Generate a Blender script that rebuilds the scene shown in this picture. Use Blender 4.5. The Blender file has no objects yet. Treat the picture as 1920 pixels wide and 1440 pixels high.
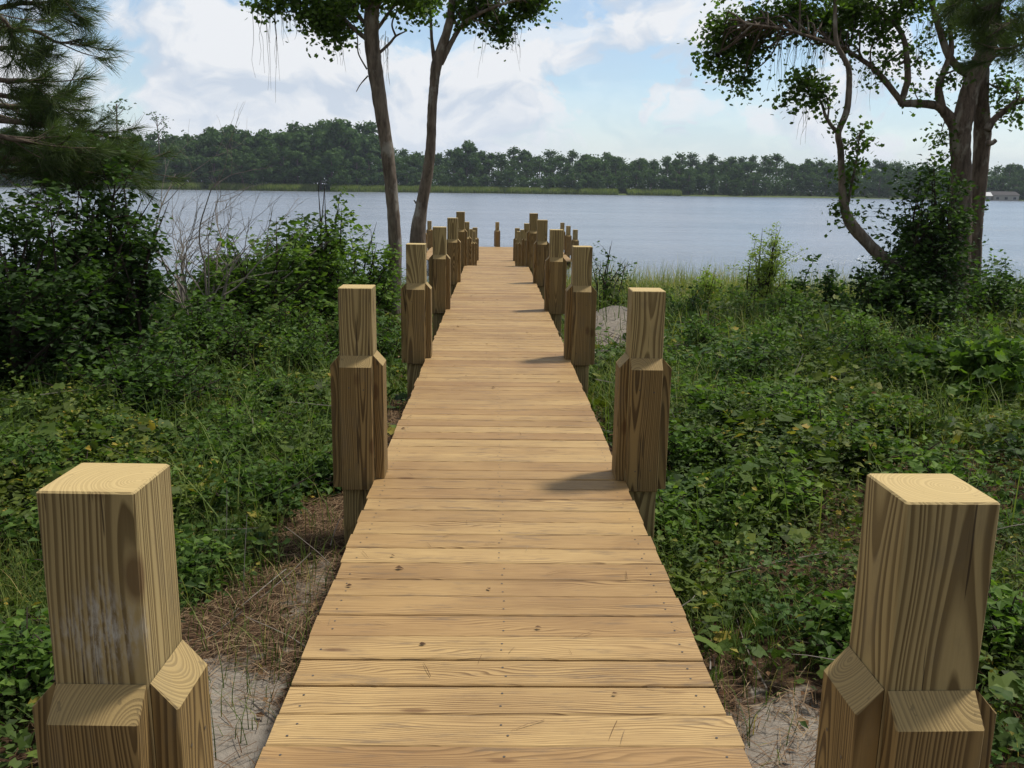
import bpy, math, random
import numpy as np
from mathutils import Vector, Matrix
random.seed(7); RNG = np.random.default_rng(7)
sc = bpy.context.scene
COL = sc.collection
PI = math.pi

# ------------------------------------------------------------------ camera
F = 1700.0; CX, CY = 960.0, 720.0
CAM = np.array([-0.036, 0.0, 1.323])
_d = np.array([-31.0, 370.0, -F]); _d /= np.linalg.norm(_d)
_hz = np.array([1.0, -0.0145, 0.0])
_up = np.cross(_hz, _d); _up /= np.linalg.norm(_up)
if _up[1] < 0: _up = -_up
_xx = np.cross(_d, _up)
R = np.array([_xx, _d, _up])                       # camera space -> world
cam = bpy.data.cameras.new('camera'); camo = bpy.data.objects.new('camera', cam); COL.objects.link(camo)
cam.sensor_width = 36.0; cam.lens = F / 1920 * 36; cam.clip_start = 0.05; cam.clip_end = 9000
M4 = Matrix([[*R[i], CAM[i]] for i in range(3)] + [[0, 0, 0, 1]])
camo.matrix_world = M4
sc.camera = camo

def at(px, py, Y):
    """world point at forward distance Y that the photograph shows at (px, py)"""
    v = R @ np.array([px - CX, CY - py, -F])
    return CAM + v * (Y / v[1])
def atz(px, py, z):
    v = R @ np.array([px - CX, CY - py, -F])
    return CAM + v * ((z - CAM[2]) / v[2])

# ------------------------------------------------------------------ noise
def _hash(ix, iy, seed):
    h = (ix.astype(np.int64) * 374761393 + iy.astype(np.int64) * 668265263 + seed * 974634777) & 0xffffffff
    h = ((h ^ (h >> 13)) * 1274126177) & 0xffffffff
    return ((h ^ (h >> 16)) & 0xffff) / 65535.0
def vn(x, y, s, seed=0):
    x = np.asarray(x, float) / s; y = np.asarray(y, float) / s
    ix = np.floor(x); iy = np.floor(y); fx = x - ix; fy = y - iy
    fx = fx * fx * (3 - 2 * fx); fy = fy * fy * (3 - 2 * fy)
    a = _hash(ix, iy, seed); b = _hash(ix + 1, iy, seed); c = _hash(ix, iy + 1, seed); d = _hash(ix + 1, iy + 1, seed)
    return (a * (1 - fx) + b * fx) * (1 - fy) + (c * (1 - fx) + d * fx) * fy
def fbm(x, y, s, seed=0, o=3):
    r = 0; a = .5; t = 0
    for k in range(o):
        r = r + a * vn(x, y, s / 2 ** k, seed + k * 17); t += a; a *= .55
    return r / t

# ------------------------------------------------------------------ terrain
WZ = -1.48
def far_y(x):
    return np.interp(x, [-400, -160, -60, -48, 0, 120, 400], [352, 352, 360, 372, 392, 400, 395]) + 5 * (vn(x, x * 0, 30, 5) - .5)
def hz(x, y):
    x = np.asarray(x, float); y = np.asarray(y, float)
    ye = y + 3.0 * (vn(x, x * 0, 7, 3) - .5) * np.clip((np.abs(x) - 2) / 5, 0, 1)
    ye = ye + np.clip(-(x + 3) * .18, 0, 2)
    z = np.interp(ye, [-40, 0, 5, 10, 15, 20, 24, 27, 34, 60], [-.25, -.32, -.36, -.60, -.90, -1.2, -1.42, -1.62, -2.4, -4])
    near = np.clip((30 - y) / 6, 0, 1)
    z = z + near * ((fbm(x, y, 3.0, 11) - .5) * .22 + (fbm(x, y, .7, 21) - .5) * .05)
    z = z + .52 * np.exp(-(((x - 1.55) / .62) ** 2 + ((y - 11.6) / 1.1) ** 2))
    # bed kept clear of the walkway
    lim = np.where(y < 16.5, -.30, np.where(y < 36, -.30 - (y - 16.5) * .09, 99))
    z = np.where((np.abs(x) < .9) & (y < 27) & (y > -40), np.minimum(z, lim), z)
    fy = far_y(x)
    zf = np.interp(y - fy, [-30, -4, 0, 2, 15, 60, 3000], [-4, -2.0, WZ, WZ + .5, WZ + 1.1, 0, 2])
    z = np.where(y > fy - 30, zf, z)
    return z

# ------------------------------------------------------------------ mesh helpers
def np_mesh(name, V, faces, mats, tint=None, smooth=False, fmat=None, attr2=None):
    """V (n,3); faces: list of (m,k) int arrays"""
    me = bpy.data.meshes.new(name)
    V = np.asarray(V, np.float32)
    if not isinstance(faces, list): faces = [faces]
    faces = [np.asarray(f, np.int32) for f in faces if len(f)]
    nl = sum(f.size for f in faces); nf = sum(len(f) for f in faces)
    me.vertices.add(len(V)); me.vertices.foreach_set('co', V.ravel())
    me.loops.add(nl); me.loops.foreach_set('vertex_index', np.concatenate([f.ravel() for f in faces]))
    tot = np.concatenate([np.full(len(f), f.shape[1], np.int32) for f in faces])
    st = np.concatenate([[0], np.cumsum(tot)[:-1]]).astype(np.int32)
    me.polygons.add(nf); me.polygons.foreach_set('loop_start', st); me.polygons.foreach_set('loop_total', tot)
    me.polygons.foreach_set('use_smooth', np.full(nf, bool(smooth)))
    if not isinstance(mats, (list, tuple)): mats = [mats]
    for m in mats: me.materials.append(m)
    if fmat is not None: me.polygons.foreach_set('material_index', np.asarray(fmat, np.int32))
    if tint is not None:
        a = me.attributes.new('tint', 'FLOAT', 'POINT'); a.data.foreach_set('value', np.asarray(tint, np.float32))
    if attr2 is not None:
        a = me.attributes.new('shift', 'FLOAT_VECTOR', 'POINT'); a.data.foreach_set('vector', np.asarray(attr2, np.float32).ravel())
    me.update(calc_edges=True)
    return me

def link(name, me, parent=None, loc=None):
    o = bpy.data.objects.new(name, me); COL.objects.link(o)
    if parent is not None: o.parent = parent
    if loc is not None: o.location = loc
    return o
def tag(o, label=None, cat=None, group=None, kind=None):
    if label: o['label'] = label
    if cat: o['category'] = cat
    if group: o['group'] = group
    if kind: o['kind'] = kind
    return o
def empty(name, loc, label, cat, group=None, rz=0):
    o = bpy.data.objects.new(name, None); COL.objects.link(o)
    o.location = loc; o.rotation_euler = (0, 0, rz); o.empty_display_size = .1
    return tag(o, label, cat, group)

class Acc:
    """collects vertices and faces into one mesh"""
    def __init__(s): s.V = []; s.F = {}; s.n = 0; s.T = []; s.S = []
    def add(s, V, faces, t=0.5, shift=(0, 0, 0)):
        V = np.asarray(V, float); s.V.append(V)
        for f in (faces if isinstance(faces, list) else [faces]):
            f = np.asarray(f, np.int64)
            if len(f): s.F.setdefault(f.shape[1], []).append(f + s.n)
        s.T.append(np.full(len(V), t) if np.isscalar(t) else np.asarray(t)); s.S.append(np.tile(shift, (len(V), 1)))
        s.n += len(V)
    def mesh(s, name, mats, smooth=False, origin=None, shift=False):
        V = np.concatenate(s.V)
        if origin is not None: V = V - np.asarray(origin)
        return np_mesh(name, V, [np.concatenate(f) for f in s.F.values()], mats, np.concatenate(s.T), smooth, attr2=np.concatenate(s.S) if shift else None)

def catmull(P, n=6):
    P = np.asarray(P, float)
    if len(P) < 3: 
        t = np.linspace(0, 1, n + 1)[:, None]; return P[0] * (1 - t) + P[-1] * t
    Q = np.vstack([2 * P[0] - P[1], P, 2 * P[-1] - P[-2]]); out = []
    for i in range(1, len(Q) - 2):
        for k in range(n):
            t = k / n
            out.append(.5 * ((2 * Q[i]) + (-Q[i-1] + Q[i+1]) * t + (2*Q[i-1] - 5*Q[i] + 4*Q[i+1] - Q[i+2]) * t*t + (-Q[i-1] + 3*Q[i] - 3*Q[i+1] + Q[i+2]) * t**3))
    out.append(Q[-2]); return np.array(out)

def tube(acc, P, r, sides=8, t=.5, lump=0.0):
    P = np.asarray(P, float); n = len(P)
    r = np.interp(np.linspace(0, 1, n), np.linspace(0, 1, len(np.atleast_1d(r))), np.atleast_1d(r)) if np.ndim(r) else np.full(n, r)
    T = np.gradient(P, axis=0); T /= np.linalg.norm(T, axis=1)[:, None] + 1e-9
    ref = np.array([0.123, 1, 0.05]); ref = ref / np.linalg.norm(ref)
    A = np.cross(T, ref); A /= np.linalg.norm(A, axis=1)[:, None] + 1e-9
    B = np.cross(T, A)
    an = np.arange(sides) / sides * 2 * PI
    rr = np.tile(r[:, None], (1, sides))
    if lump: rr = rr * (1 + lump * (RNG.random((n, sides)) - .5))
    V = P[:, None, :] + rr[:, :, None] * (np.cos(an)[None, :, None] * A[:, None, :] + np.sin(an)[None, :, None] * B[:, None, :])
    V = V.reshape(-1, 3)
    i = np.arange(n - 1)[:, None] * sides; j = np.arange(sides)[None, :]; j2 = (j + 1) % sides
    Fq = np.stack([i + j, i + j2, i + sides + j2, i + sides + j], -1).reshape(-1, 4)
    acc.add(V, [Fq, np.array([list(range(sides))[::-1]]), np.array([list(range((n-1)*sides, n*sides))])], t)

# leaf templates: vertices (x across, y along, z normal), quads
LEAF = (np.array([[0,0,0],[.30,.42,.10],[0,1,-.08],[-.30,.42,.10],[0,.45,0]]), np.array([[0,1,2,4],[0,4,2,3]]))
LOBED = (np.array([[0,0,0],[.5,.18,.06],[.30,.45,.05],[.46,.80,.0],[0,1.05,-.1],[-.46,.80,.0],[-.30,.45,.05],[-.5,.18,.06],[0,.45,0]]),
         np.array([[0,1,2,8],[8,2,3,4],[8,4,5,6],[0,8,6,7]]))
NEEDLE = (np.array([[-.5,0,0],[.5,0,0],[.5,.5,.03],[-.5,.5,.03],[.15,1,-.02],[-.15,1,-.02]]), np.array([[0,1,2,3],[3,2,4,5]]))
def frames(n, axis_up=0.0, axis_jit=1.0, nup=1.0):
    """random leaf frames: along axis a, normal nn"""
    yaw = RNG.random(n) * 2 * PI
    a = np.stack([np.cos(yaw), np.sin(yaw), axis_up + axis_jit * (RNG.random(n) - .5)], 1); a /= np.linalg.norm(a, axis=1)[:, None]
    g = RNG.normal(size=(n, 3)) * .55 + np.array([0, 0, nup])
    nn = g - (g * a).sum(1)[:, None] * a; nn /= np.linalg.norm(nn, axis=1)[:, None] + 1e-9
    return a, nn
def leaves(acc, P, size, tint, tmpl=LEAF, axis_up=-.15, axis_jit=.9, nup=1.0, fr=None, wid=1.0):
    P = np.asarray(P, float); n = len(P)
    if n == 0: return
    a, nn = fr if fr is not None else frames(n, axis_up, axis_jit, nup)
    s = np.cross(a, nn); TV, TF = tmpl; k = len(TV)
    sz = np.broadcast_to(np.asarray(size, float), (n,))
    V = P[:, None] + sz[:, None, None] * (TV[None, :, 0, None] * s[:, None] * wid + TV[None, :, 1, None] * a[:, None] + TV[None, :, 2, None] * nn[:, None])
    Fc = (TF[None] + (np.arange(n) * k)[:, None, None]).reshape(-1, TF.shape[1])
    acc.add(V.reshape(-1, 3), Fc, np.repeat(np.broadcast_to(tint, (n,)), k))
def blades(acc, P, h, w, bend, tint, seg=3, yaw=None):
    P = np.asarray(P, float); n = len(P)
    if n == 0: return
    yaw = RNG.random(n) * 2 * PI if yaw is None else yaw
    d = np.stack([np.cos(yaw), np.sin(yaw), 0 * yaw], 1); s = np.stack([-np.sin(yaw), np.cos(yaw), 0 * yaw], 1)
    h = np.broadcast_to(h, (n,)); w = np.broadcast_to(w, (n,)); bend = np.broadcast_to(bend, (n,))
    vs = []
    for i in range(seg + 1):
        t = i / seg
        c = P + d * (h * bend * t ** 2)[:, None] + np.array([0, 0, 1.0]) * (h * (t - .35 * np.minimum(bend, 1.4) * t ** 2))[:, None]
        ww = (w * (1 - t) ** .7)[:, None] * .5
        if i < seg: vs += [c - s * ww, c + s * ww]
        else: vs += [c]
    k = len(vs); V = np.stack(vs, 1).reshape(-1, 3)
    q = np.array([[2*i, 2*i+1, 2*i+3, 2*i+2] for i in range(seg - 1)]); tr = np.array([[2*seg-2, 2*seg-1, 2*seg]])
    off = (np.arange(n) * k)[:, None, None]
    acc.add(V, [(q[None] + off).reshape(-1, 4), (tr[None] + off).reshape(-1, 3)], np.repeat(np.broadcast_to(tint, (n,)), k))

# ------------------------------------------------------------------ materials
class NT:
    def __init__(s, name):
        s.m = bpy.data.materials.new(name); s.m.use_nodes = True; s.t = s.m.node_tree; s.t.nodes.clear()
    def n(s, typ, ins=None, **props):
        nd = s.t.nodes.new(typ)
        for k, v in props.items(): setattr(nd, k, v)
        for k, v in (ins or {}).items(): s.set(nd.inputs[k], v)
        return nd
    def set(s, sock, v):
        if isinstance(v, bpy.types.NodeSocket): s.t.links.new(v, sock)
        elif isinstance(v, bpy.types.Node): s.t.links.new(v.outputs[0], sock)
        else:
            if isinstance(v, tuple) and len(v) == 3 and sock.type == 'RGBA': v = (*v, 1)
            sock.default_value = v
    def math(s, op, a, b=0.0, c=None, clamp=False):
        nd = s.n('ShaderNodeMath', {0: a, 1: b}, operation=op, use_clamp=clamp)
        if c is not None: s.set(nd.inputs[2], c)
        return nd.outputs[0]
    def vmath(s, op, a, b=None, scale=None):
        nd = s.n('ShaderNodeVectorMath', {0: a}, operation=op)
        if b is not None: s.set(nd.inputs[1], b)
        if scale is not None: s.set(nd.inputs['Scale'], scale)
        return nd.outputs[1] if op in ('LENGTH', 'DOT_PRODUCT') else nd.outputs[0]
    def noise(s, vec, scale, detail=3, rough=.5, dist=0.0, col=False):
        nd = s.n('ShaderNodeTexNoise', {'Scale': scale, 'Detail': detail, 'Roughness': rough, 'Distortion': dist})
        if vec is not None: s.set(nd.inputs['Vector'], vec)
        return nd.outputs['Color' if col else 'Fac']
    def ramp(s, fac, stops, interp='LINEAR'):
        nd = s.n('ShaderNodeValToRGB', {0: fac}); cr = nd.color_ramp; cr.interpolation = interp
        while len(cr.elements) < len(stops): cr.elements.new(.5)
        for e, (p, c) in zip(cr.elements, stops):
            e.position = p; e.color = (*c, 1) if isinstance(c, tuple) else (c, c, c, 1)
        return nd.outputs[0]
    def mix(s, f, a, b, blend='MIX'):
        nd = s.n('ShaderNodeMix', data_type='RGBA', blend_type=blend)
        s.set(nd.inputs['Factor'], f); s.set(nd.inputs['A'], a); s.set(nd.inputs['B'], b)
        return nd.outputs['Result']
    def out(s, sh): s.t.links.new(sh.outputs[0] if isinstance(sh, bpy.types.Node) else sh, s.n('ShaderNodeOutputMaterial').inputs[0]); return s.m
    def bump(s, h, strength=.3, dist=.01):
        return s.n('ShaderNodeBump', {'Height': h, 'Strength': strength, 'Distance': dist}).outputs[0]
    def pbr(s, col, rough=.7, normal=None, spec=.3):
        ins = {'Base Color': col, 'Roughness': rough, 'Specular IOR Level': spec}
        if normal is not None: ins['Normal'] = normal
        return s.n('ShaderNodeBsdfPrincipled', ins)

def leaf_mat(name, stops, trans=.3, rough=.55, spec=.16, patch=None):
    m = NT(name)
    t = m.n('ShaderNodeAttribute', attribute_name='tint').outputs['Fac']
    oi = m.n('ShaderNodeObjectInfo').outputs['Random']
    t2 = m.math('ADD', t, m.math('MULTIPLY', m.math('SUBTRACT', oi, .5), .12), clamp=True)
    col = m.ramp(t2, stops)
    if patch:
        g = m.n('ShaderNodeNewGeometry').outputs['Position']
        pn = m.ramp(m.noise(g, patch[0], 3, .6), [(.38, 0.0), (.60, 1.0)])
        col = m.mix(pn, col, m.mix(1.0, col, patch[1], 'MULTIPLY'))
    b = m.pbr(col, rough, spec=spec)
    tr = m.n('ShaderNodeBsdfTranslucent', {'Color': m.mix(1.0, col, (1.5, 1.7, .7), 'MULTIPLY')})
    return m.out(m.n('ShaderNodeMixShader', {0: trans, 1: b.outputs[0], 2: tr.outputs[0]}))

def wood_post(name, light=(.49, .38, .18), dark=(.185, .13, .055), spacing=.0068, salt=False):
    m = NT(name)
    tc = m.n('ShaderNodeTexCoord').outputs['Object']
    oi = m.n('ShaderNodeObjectInfo').outputs['Random']
    wn = m.n('ShaderNodeTexWhiteNoise', {'W': m.math('MULTIPLY', oi, 37.7)}, noise_dimensions='1D').outputs['Color']
    off = m.vmath('MULTIPLY', m.vmath('SUBTRACT', wn, (.5, .5, .5)), (.15, .15, 40.0))
    p = m.vmath('ADD', tc, off)
    low = m.vmath('MULTIPLY', p, (2.6, 2.6, .85))
    n1 = m.noise(low, 1.0, 2, .45)
    r = m.vmath('LENGTH', m.vmath('MULTIPLY', p, (1, 1, 0)))
    # rings: radius from the pith, bent by slow noise along the grain
    rr = m.math('ADD', r, m.math('MULTIPLY', m.math('SUBTRACT', n1, .5), .115))
    rr = m.math('ADD', rr, m.math('MULTIPLY', m.noise(m.vmath('MULTIPLY', p, (26, 26, 3.0)), 1.0, 2), .0035))
    u = m.math('DIVIDE', rr, spacing)
    w2 = m.noise(None, .30, 1); wv = m.n('ShaderNodeCombineXYZ', {0: u}); m.set(w2.node.inputs['Vector'], wv)
    u = m.math('ADD', u, m.math('MULTIPLY', w2, 3.2))
    fr = m.math('FRACT', u)
    ring = m.ramp(fr, [(0.0, 0.0), (.34, .08), (.56, .85), (.90, 1.0), (1.0, 0.0)])
    fib = m.noise(m.vmath('MULTIPLY', p, (420, 420, 9)), 1.0, 2, .6)
    ring = m.math('MULTIPLY', ring, m.math('ADD', .45, m.math('MULTIPLY', w2, 1.0)), clamp=True)
    col = m.mix(ring, light, dark)
    col = m.mix(m.math('MULTIPLY', fib, .5), col, m.mix(1.0, col, (.62, .6, .55), 'MULTIPLY'))
    blot = m.ramp(m.noise(m.vmath('MULTIPLY', p, (7, 7, 2.2)), 1.0, 4, .6), [(.35, 0.0), (.7, 1.0)])
    col = m.mix(m.math('MULTIPLY', blot, .45), col, m.mix(1.0, col, (.66, .68, .60), 'MULTIPLY'))
    ck = m.ramp(m.noise(m.vmath('MULTIPLY', p, (60, 60, 1.6)), 1.0, 3, .6), [(.655, 0.0), (.675, 1.0)])
    col = m.mix(m.math('MULTIPLY', ck, .8), col, (.035, .022, .012))
    vk = m.n('ShaderNodeTexVoronoi', {'Vector': m.vmath('MULTIPLY', p, (7.0, 7.0, 3.2)), 'Scale': 1.0})
    kn = m.ramp(vk.outputs['Distance'], [(.09, 1.0), (.16, 0.0)])
    col = m.mix(m.math('MULTIPLY', kn, .7), col, (.10, .05, .02))
    stn = m.ramp(m.noise(m.vmath('MULTIPLY', p, (14, 14, 5)), 1.0, 5, .7), [(.52, 0.0), (.72, 1.0)])
    col = m.mix(m.math('MULTIPLY', stn, .35), col, (.13, .115, .085))
    # end grain (cut tops, bevels) is paler and fresher than the treated faces
    nz = m.n('ShaderNodeSeparateXYZ', {0: m.n('ShaderNodeTexCoord').outputs['Normal']}).outputs[2]
    eg = m.ramp(nz, [(.45, 0.0), (.7, 1.0)])
    col = m.mix(m.math('MULTIPLY', eg, m.math('ADD', .45, m.math('MULTIPLY', m.math('GREATER_THAN', nz, .9), .35))), col, m.mix(.2, (.66, .49, .22), col))
    wn2 = m.n('ShaderNodeSeparateColor', {0: wn}).outputs[1]
    col = m.mix(m.math('MULTIPLY', wn2, .35), col, m.mix(1.0, col, (.80, .70, .60), 'MULTIPLY'))
    if salt:
        pz = m.n('ShaderNodeSeparateXYZ', {0: tc})
        mz = m.ramp(m.math('ADD', m.math('MULTIPLY', m.math('ABSOLUTE', m.math('SUBTRACT', pz.outputs[2], salt[2])), 8.0), m.math('MULTIPLY', m.math('ABSOLUTE', m.math('SUBTRACT', pz.outputs[0], salt[0])), 9.0)), [(.25, 1.0), (1.0, 0.0)])
        mn = m.ramp(m.noise(m.vmath('MULTIPLY', tc, (110, 110, 30)), 1.0, 5, .7), [(.42, 0.0), (.66, 1.0)])
        fy = m.ramp(m.math('MULTIPLY', pz.outputs[1], -1.0), [(.05, 0.0), (.07, 1.0)])
        sm = m.math('MULTIPLY', m.math('MULTIPLY', mz, mn), fy)
        col = m.mix(m.math('MULTIPLY', sm, .85), col, (.52, .50, .44))
    hb = m.math('ADD', m.math('MULTIPLY', ring, -.3), m.math('MULTIPLY', fib, .35))
    return m.out(m.pbr(col, .72, m.bump(hb, .5, .0022), .25))

def deck_mat(name):
    m = NT(name)
    g = m.n('ShaderNodeTexCoord').outputs['Object']
    sh = m.n('ShaderNodeAttribute', attribute_name='shift').outputs['Vector']
    tn = m.n('ShaderNodeAttribute', attribute_name='tint').outputs['Fac']
    p = m.vmath('ADD', g, sh)                       # per-board shift of the grain
    n1 = m.noise(m.vmath('MULTIPLY', p, (1.4, 6, 6)), 1.0, 2, .5)
    sp = m.n('ShaderNodeSeparateXYZ', {0: p})
    r = m.math('ADD', m.math('MULTIPLY', sp.outputs[1], 1.0), m.math('MULTIPLY', m.math('SUBTRACT', n1, .5), .15))
    r = m.math('ADD', r, m.math('MULTIPLY', m.noise(m.vmath('MULTIPLY', p, (3, 40, 40)), 1.0, 2), .004))
    u = m.math('DIVIDE', r, .0105)
    fr = m.math('FRACT', u)
    ring = m.ramp(fr, [(0.0, 0.0), (.45, .15), (.82, 1.0), (.92, .9), (1.0, 0.0)])
    pat = m.noise(m.vmath('MULTIPLY', p, (1.1, 9, 9)), 1.0, 2, .5)
    ring = m.math('MULTIPLY', ring, m.ramp(pat, [(.3, .25), (.7, 1.0)]))
    col = m.mix(ring, m.ramp(tn, [(0, (.42, .255, .105)), (.5, (.49, .315, .13)), (1, (.56, .375, .16))]), (.17, .095, .035))
    fib = m.noise(m.vmath('MULTIPLY', p, (7, 330, 330)), 1.0, 3, .65)
    col = m.mix(m.ramp(fib, [(.42, 0.0), (.7, .75)]), col, m.mix(1.0, col, (.62, .58, .55), 'MULTIPLY'))
    # grey foot-worn and damp patches, dirt streaks
    w = m.ramp(m.noise(m.vmath('MULTIPLY', g, (1.5, 2.4, 1)), 1.0, 4, .6), [(.42, 0.0), (.72, 1.0)])
    col = m.mix(m.math('MULTIPLY', w, .75), col, m.mix(1.0, col, (.66, .60, .62), 'MULTIPLY'))
    st = m.ramp(m.noise(m.vmath('MULTIPLY', p, (5, 34, 20)), 1.0, 4, .7), [(.54, 0.0), (.70, 1.0)])
    col = m.mix(m.math('MULTIPLY', st, .7), col, (.15, .105, .065))
    # small knots
    vo = m.n('ShaderNodeTexVoronoi', {'Vector': m.vmath('MULTIPLY', p, (2.3, 9.0, 0)), 'Scale': 1.0, 'Randomness': 1.0})
    kn = m.ramp(vo.outputs['Distance'], [(.055, 1.0), (.11, 0.0)])
    col = m.mix(m.math('MULTIPLY', kn, .75), col, (.15, .075, .03))
    hb = m.math('ADD', m.math('MULTIPLY', ring, -.4), m.math('MULTIPLY', fib, .5))
    return m.out(m.pbr(col, .62, m.bump(hb, .45, .002), .3))

def bark_mat(name, a=(.24, .195, .15), b=(.08, .062, .047), lich=(.36, .34, .29)):
    m = NT(name)
    g = m.n('ShaderNodeNewGeometry').outputs['Position']
    n = m.noise(m.vmath('MULTIPLY', g, (16, 16, 3.6)), 1.0, 6, .7)
    n2 = m.noise(m.vmath('MULTIPLY', g, (5, 5, 3)), 1.0, 4, .6)
    col = m.mix(m.ramp(n, [(.35, 0.0), (.65, 1.0)]), b, a)
    col = m.mix(m.ramp(n2, [(.56, 0.0), (.66, .7)]), col, lich)
    return m.out(m.pbr(col, .9, m.bump(n, .9, .03), .15))

def plain(name, col, rough=.8, spec=.2, var=.25, scale=20):
    m = NT(name)
    g = m.n('ShaderNodeTexCoord').outputs['Object']
    c = m.mix(m.noise(g, scale, 4, .6), col, tuple(x * (1 - var * 1.6) for x in col))
    return m.out(m.pbr(c, rough, spec=spec))

M = {}
M['post'] = wood_post('treated_pine_post')
M['post_salt'] = wood_post('treated_pine_post_salted', salt=(.01, 0, -.235))
M['side'] = wood_post('treated_pine_cladding', (.36, .245, .10), (.12, .074, .029), .0064)
M['deck'] = deck_mat('deck_boards')
M['joist'] = wood_post('treated_pine_joist', (.30, .19, .08), (.14, .08, .035), .009)
M['screw'] = plain('screw_steel', (.10, .085, .07), .5, .5)
M['bark'] = bark_mat('grey_brown_bark')
M['bark2'] = bark_mat('red_brown_bark', (.21, .16, .12), (.065, .048, .036), (.34, .31, .25))
M['barkfar'] = plain('far_bark', (.16, .13, .11), .9, .1)
M['twig'] = plain('dark_twig', (.06, .045, .035), .9, .1)
M['pale_twig'] = plain('pale_dead_twig', (.27, .235, .20), .9, .1)
M['moss'] = plain('grey_moss', (.20, .19, .16), .95, .05)
G = lambda *c: [(i / (len(c) - 1), x) for i, x in enumerate(c)]
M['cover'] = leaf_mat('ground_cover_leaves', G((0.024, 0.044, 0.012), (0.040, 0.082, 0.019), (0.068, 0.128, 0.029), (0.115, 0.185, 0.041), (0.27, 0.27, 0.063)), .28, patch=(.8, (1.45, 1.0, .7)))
M['grass'] = leaf_mat('grass_blades', G((0.045, 0.070, 0.015), (0.075, 0.119, 0.022), (0.128, 0.182, 0.039), (0.225, 0.238, 0.066), (0.390, 0.308, 0.110)), .3, .6)
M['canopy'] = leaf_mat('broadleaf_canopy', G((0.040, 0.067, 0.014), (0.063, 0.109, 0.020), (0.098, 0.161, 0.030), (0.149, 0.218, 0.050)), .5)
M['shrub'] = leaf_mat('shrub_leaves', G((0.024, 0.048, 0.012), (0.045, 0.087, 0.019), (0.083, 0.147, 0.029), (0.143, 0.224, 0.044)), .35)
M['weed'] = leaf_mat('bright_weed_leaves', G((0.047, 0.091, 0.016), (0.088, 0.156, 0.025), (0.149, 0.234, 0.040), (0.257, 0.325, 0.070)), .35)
M['brown'] = leaf_mat('dry_leaves', G((.07, .035, .018), (.13, .07, .035), (.20, .12, .06), (.28, .20, .11)), .15, .8, .1)
M['needle'] = leaf_mat('pine_needles', G((0.039, 0.061, 0.023), (0.061, 0.089, 0.032), (0.094, 0.126, 0.045), (0.143, 0.173, 0.063)), .35)
M['straw'] = leaf_mat('pine_straw', G((.08, .045, .025), (.15, .09, .05), (.22, .14, .08), (.34, .25, .15)), .05, .85, .1)
M['far'] = leaf_mat('far_foliage', G((0.041, 0.078, 0.026), (0.061, 0.112, 0.035), (0.088, 0.150, 0.046), (0.121, 0.195, 0.061)), .2, .8, .1)
M['reed'] = leaf_mat('reeds', G((.09, .13, .035), (.14, .19, .05), (.20, .25, .075), (.28, .29, .11)), .35, .8, .1)
M['flower'] = plain('white_petals', (.75, .75, .68), .7)

# ground
def ground_mat():
    m = NT('soil_and_sand')
    g = m.n('ShaderNodeNewGeometry').outputs['Position']
    t = m.n('ShaderNodeAttribute', attribute_name='tint').outputs['Fac']
    soil = m.ramp(m.noise(g, 9.0, 6, .7), [(.25, (.022, .014, .009)), (.5, (.05, .033, .02)), (.75, (.095, .065, .042))])
    lit = m.ramp(m.noise(m.vmath('MULTIPLY', g, (1, 1, 1)), 60.0, 3, .7), [(.4, 0.0), (.7, .6)])
    soil = m.mix(lit, soil, (.13, .07, .038))
    sand = m.ramp(m.noise(g, 26.0, 5, .65), [(.2, (.20, .17, .135)), (.8, (.38, .335, .28))])
    sand = m.mix(m.ramp(m.noise(g, 3.5, 3, .6), [(.45, 0.0), (.7, .5)]), sand, (.20, .17, .14))
    e = m.math('ADD', t, m.math('MULTIPLY', m.math('SUBTRACT', m.noise(g, 11.0, 5, .7), .5), .75))
    col = m.mix(m.ramp(e, [(.42, 0.0), (.56, 1.0)]), soil, sand)
    y = m.n('ShaderNodeSeparateXYZ', {0: g}).outputs[1]
    fg = m.ramp(m.noise(g, .06, 4, .6), [(.3, (.055, .085, .025)), (.7, (.12, .15, .05))])
    col = m.mix(m.math('GREATER_THAN', y, 200.0), col, fg)
    return m.out(m.pbr(col, .95, m.bump(m.noise(g, 45.0, 5, .7), .7, .02), .1))
M['ground'] = ground_mat()
def gcoords(lo, hi, dense_lo, dense_hi, step, far):
    c = list(np.arange(dense_lo, dense_hi + 1e-6, step))
    v, s = dense_hi, step
    while v < hi: s = min(s * 1.18, far); v += s; c.append(v)
    v, s = dense_lo, step
    while v > lo: s = min(s * 1.18, far); v -= s; c.insert(0, v)
    return np.array(c)
gx = gcoords(-1400, 1400, -4, 4, .10, 60)
gy = np.concatenate([np.linspace(-60, -1, 24), np.arange(-.8, 14, .10), np.arange(14.2, 40, .4), np.arange(42, 330, 8), np.arange(332, 480, 3), np.geomspace(490, 1500, 16)])
GX, GY = np.meshgrid(gx, gy); GZ = hz(GX, GY)
def blob(x, y, cx, cy, rx, ry): return np.exp(-(((x - cx) / rx) ** 2 + ((y - cy) / ry) ** 2))
def sand_f(x, y):
    s = blob(x, y, -.98, 2.45, .34, .62) + .9 * blob(x, y, .95, 2.35, .30, .6) + 1.5 * blob(x, y, 1.5, 11.3, .62, 1.3) + .55 * blob(x, y, -.82, 3.7, .16, .5)
    s = s + .8 * blob(x, y, -2.5, 8.0, .5, .3) + .7 * blob(x, y, -1.7, 9.2, .35, .4) + .8 * blob(x, y, 6, 24.5, 9, .8) + .6 * blob(x, y, -.9, 1.2, .2, .6)
    return np.clip(s, 0, 1)
nx, ny = len(gx), len(gy)
idx = (np.arange(ny - 1)[:, None] * nx + np.arange(nx - 1)[None, :])
gf = np.stack([idx, idx + 1, idx + nx + 1, idx + nx], -1).reshape(-1, 4)
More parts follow.
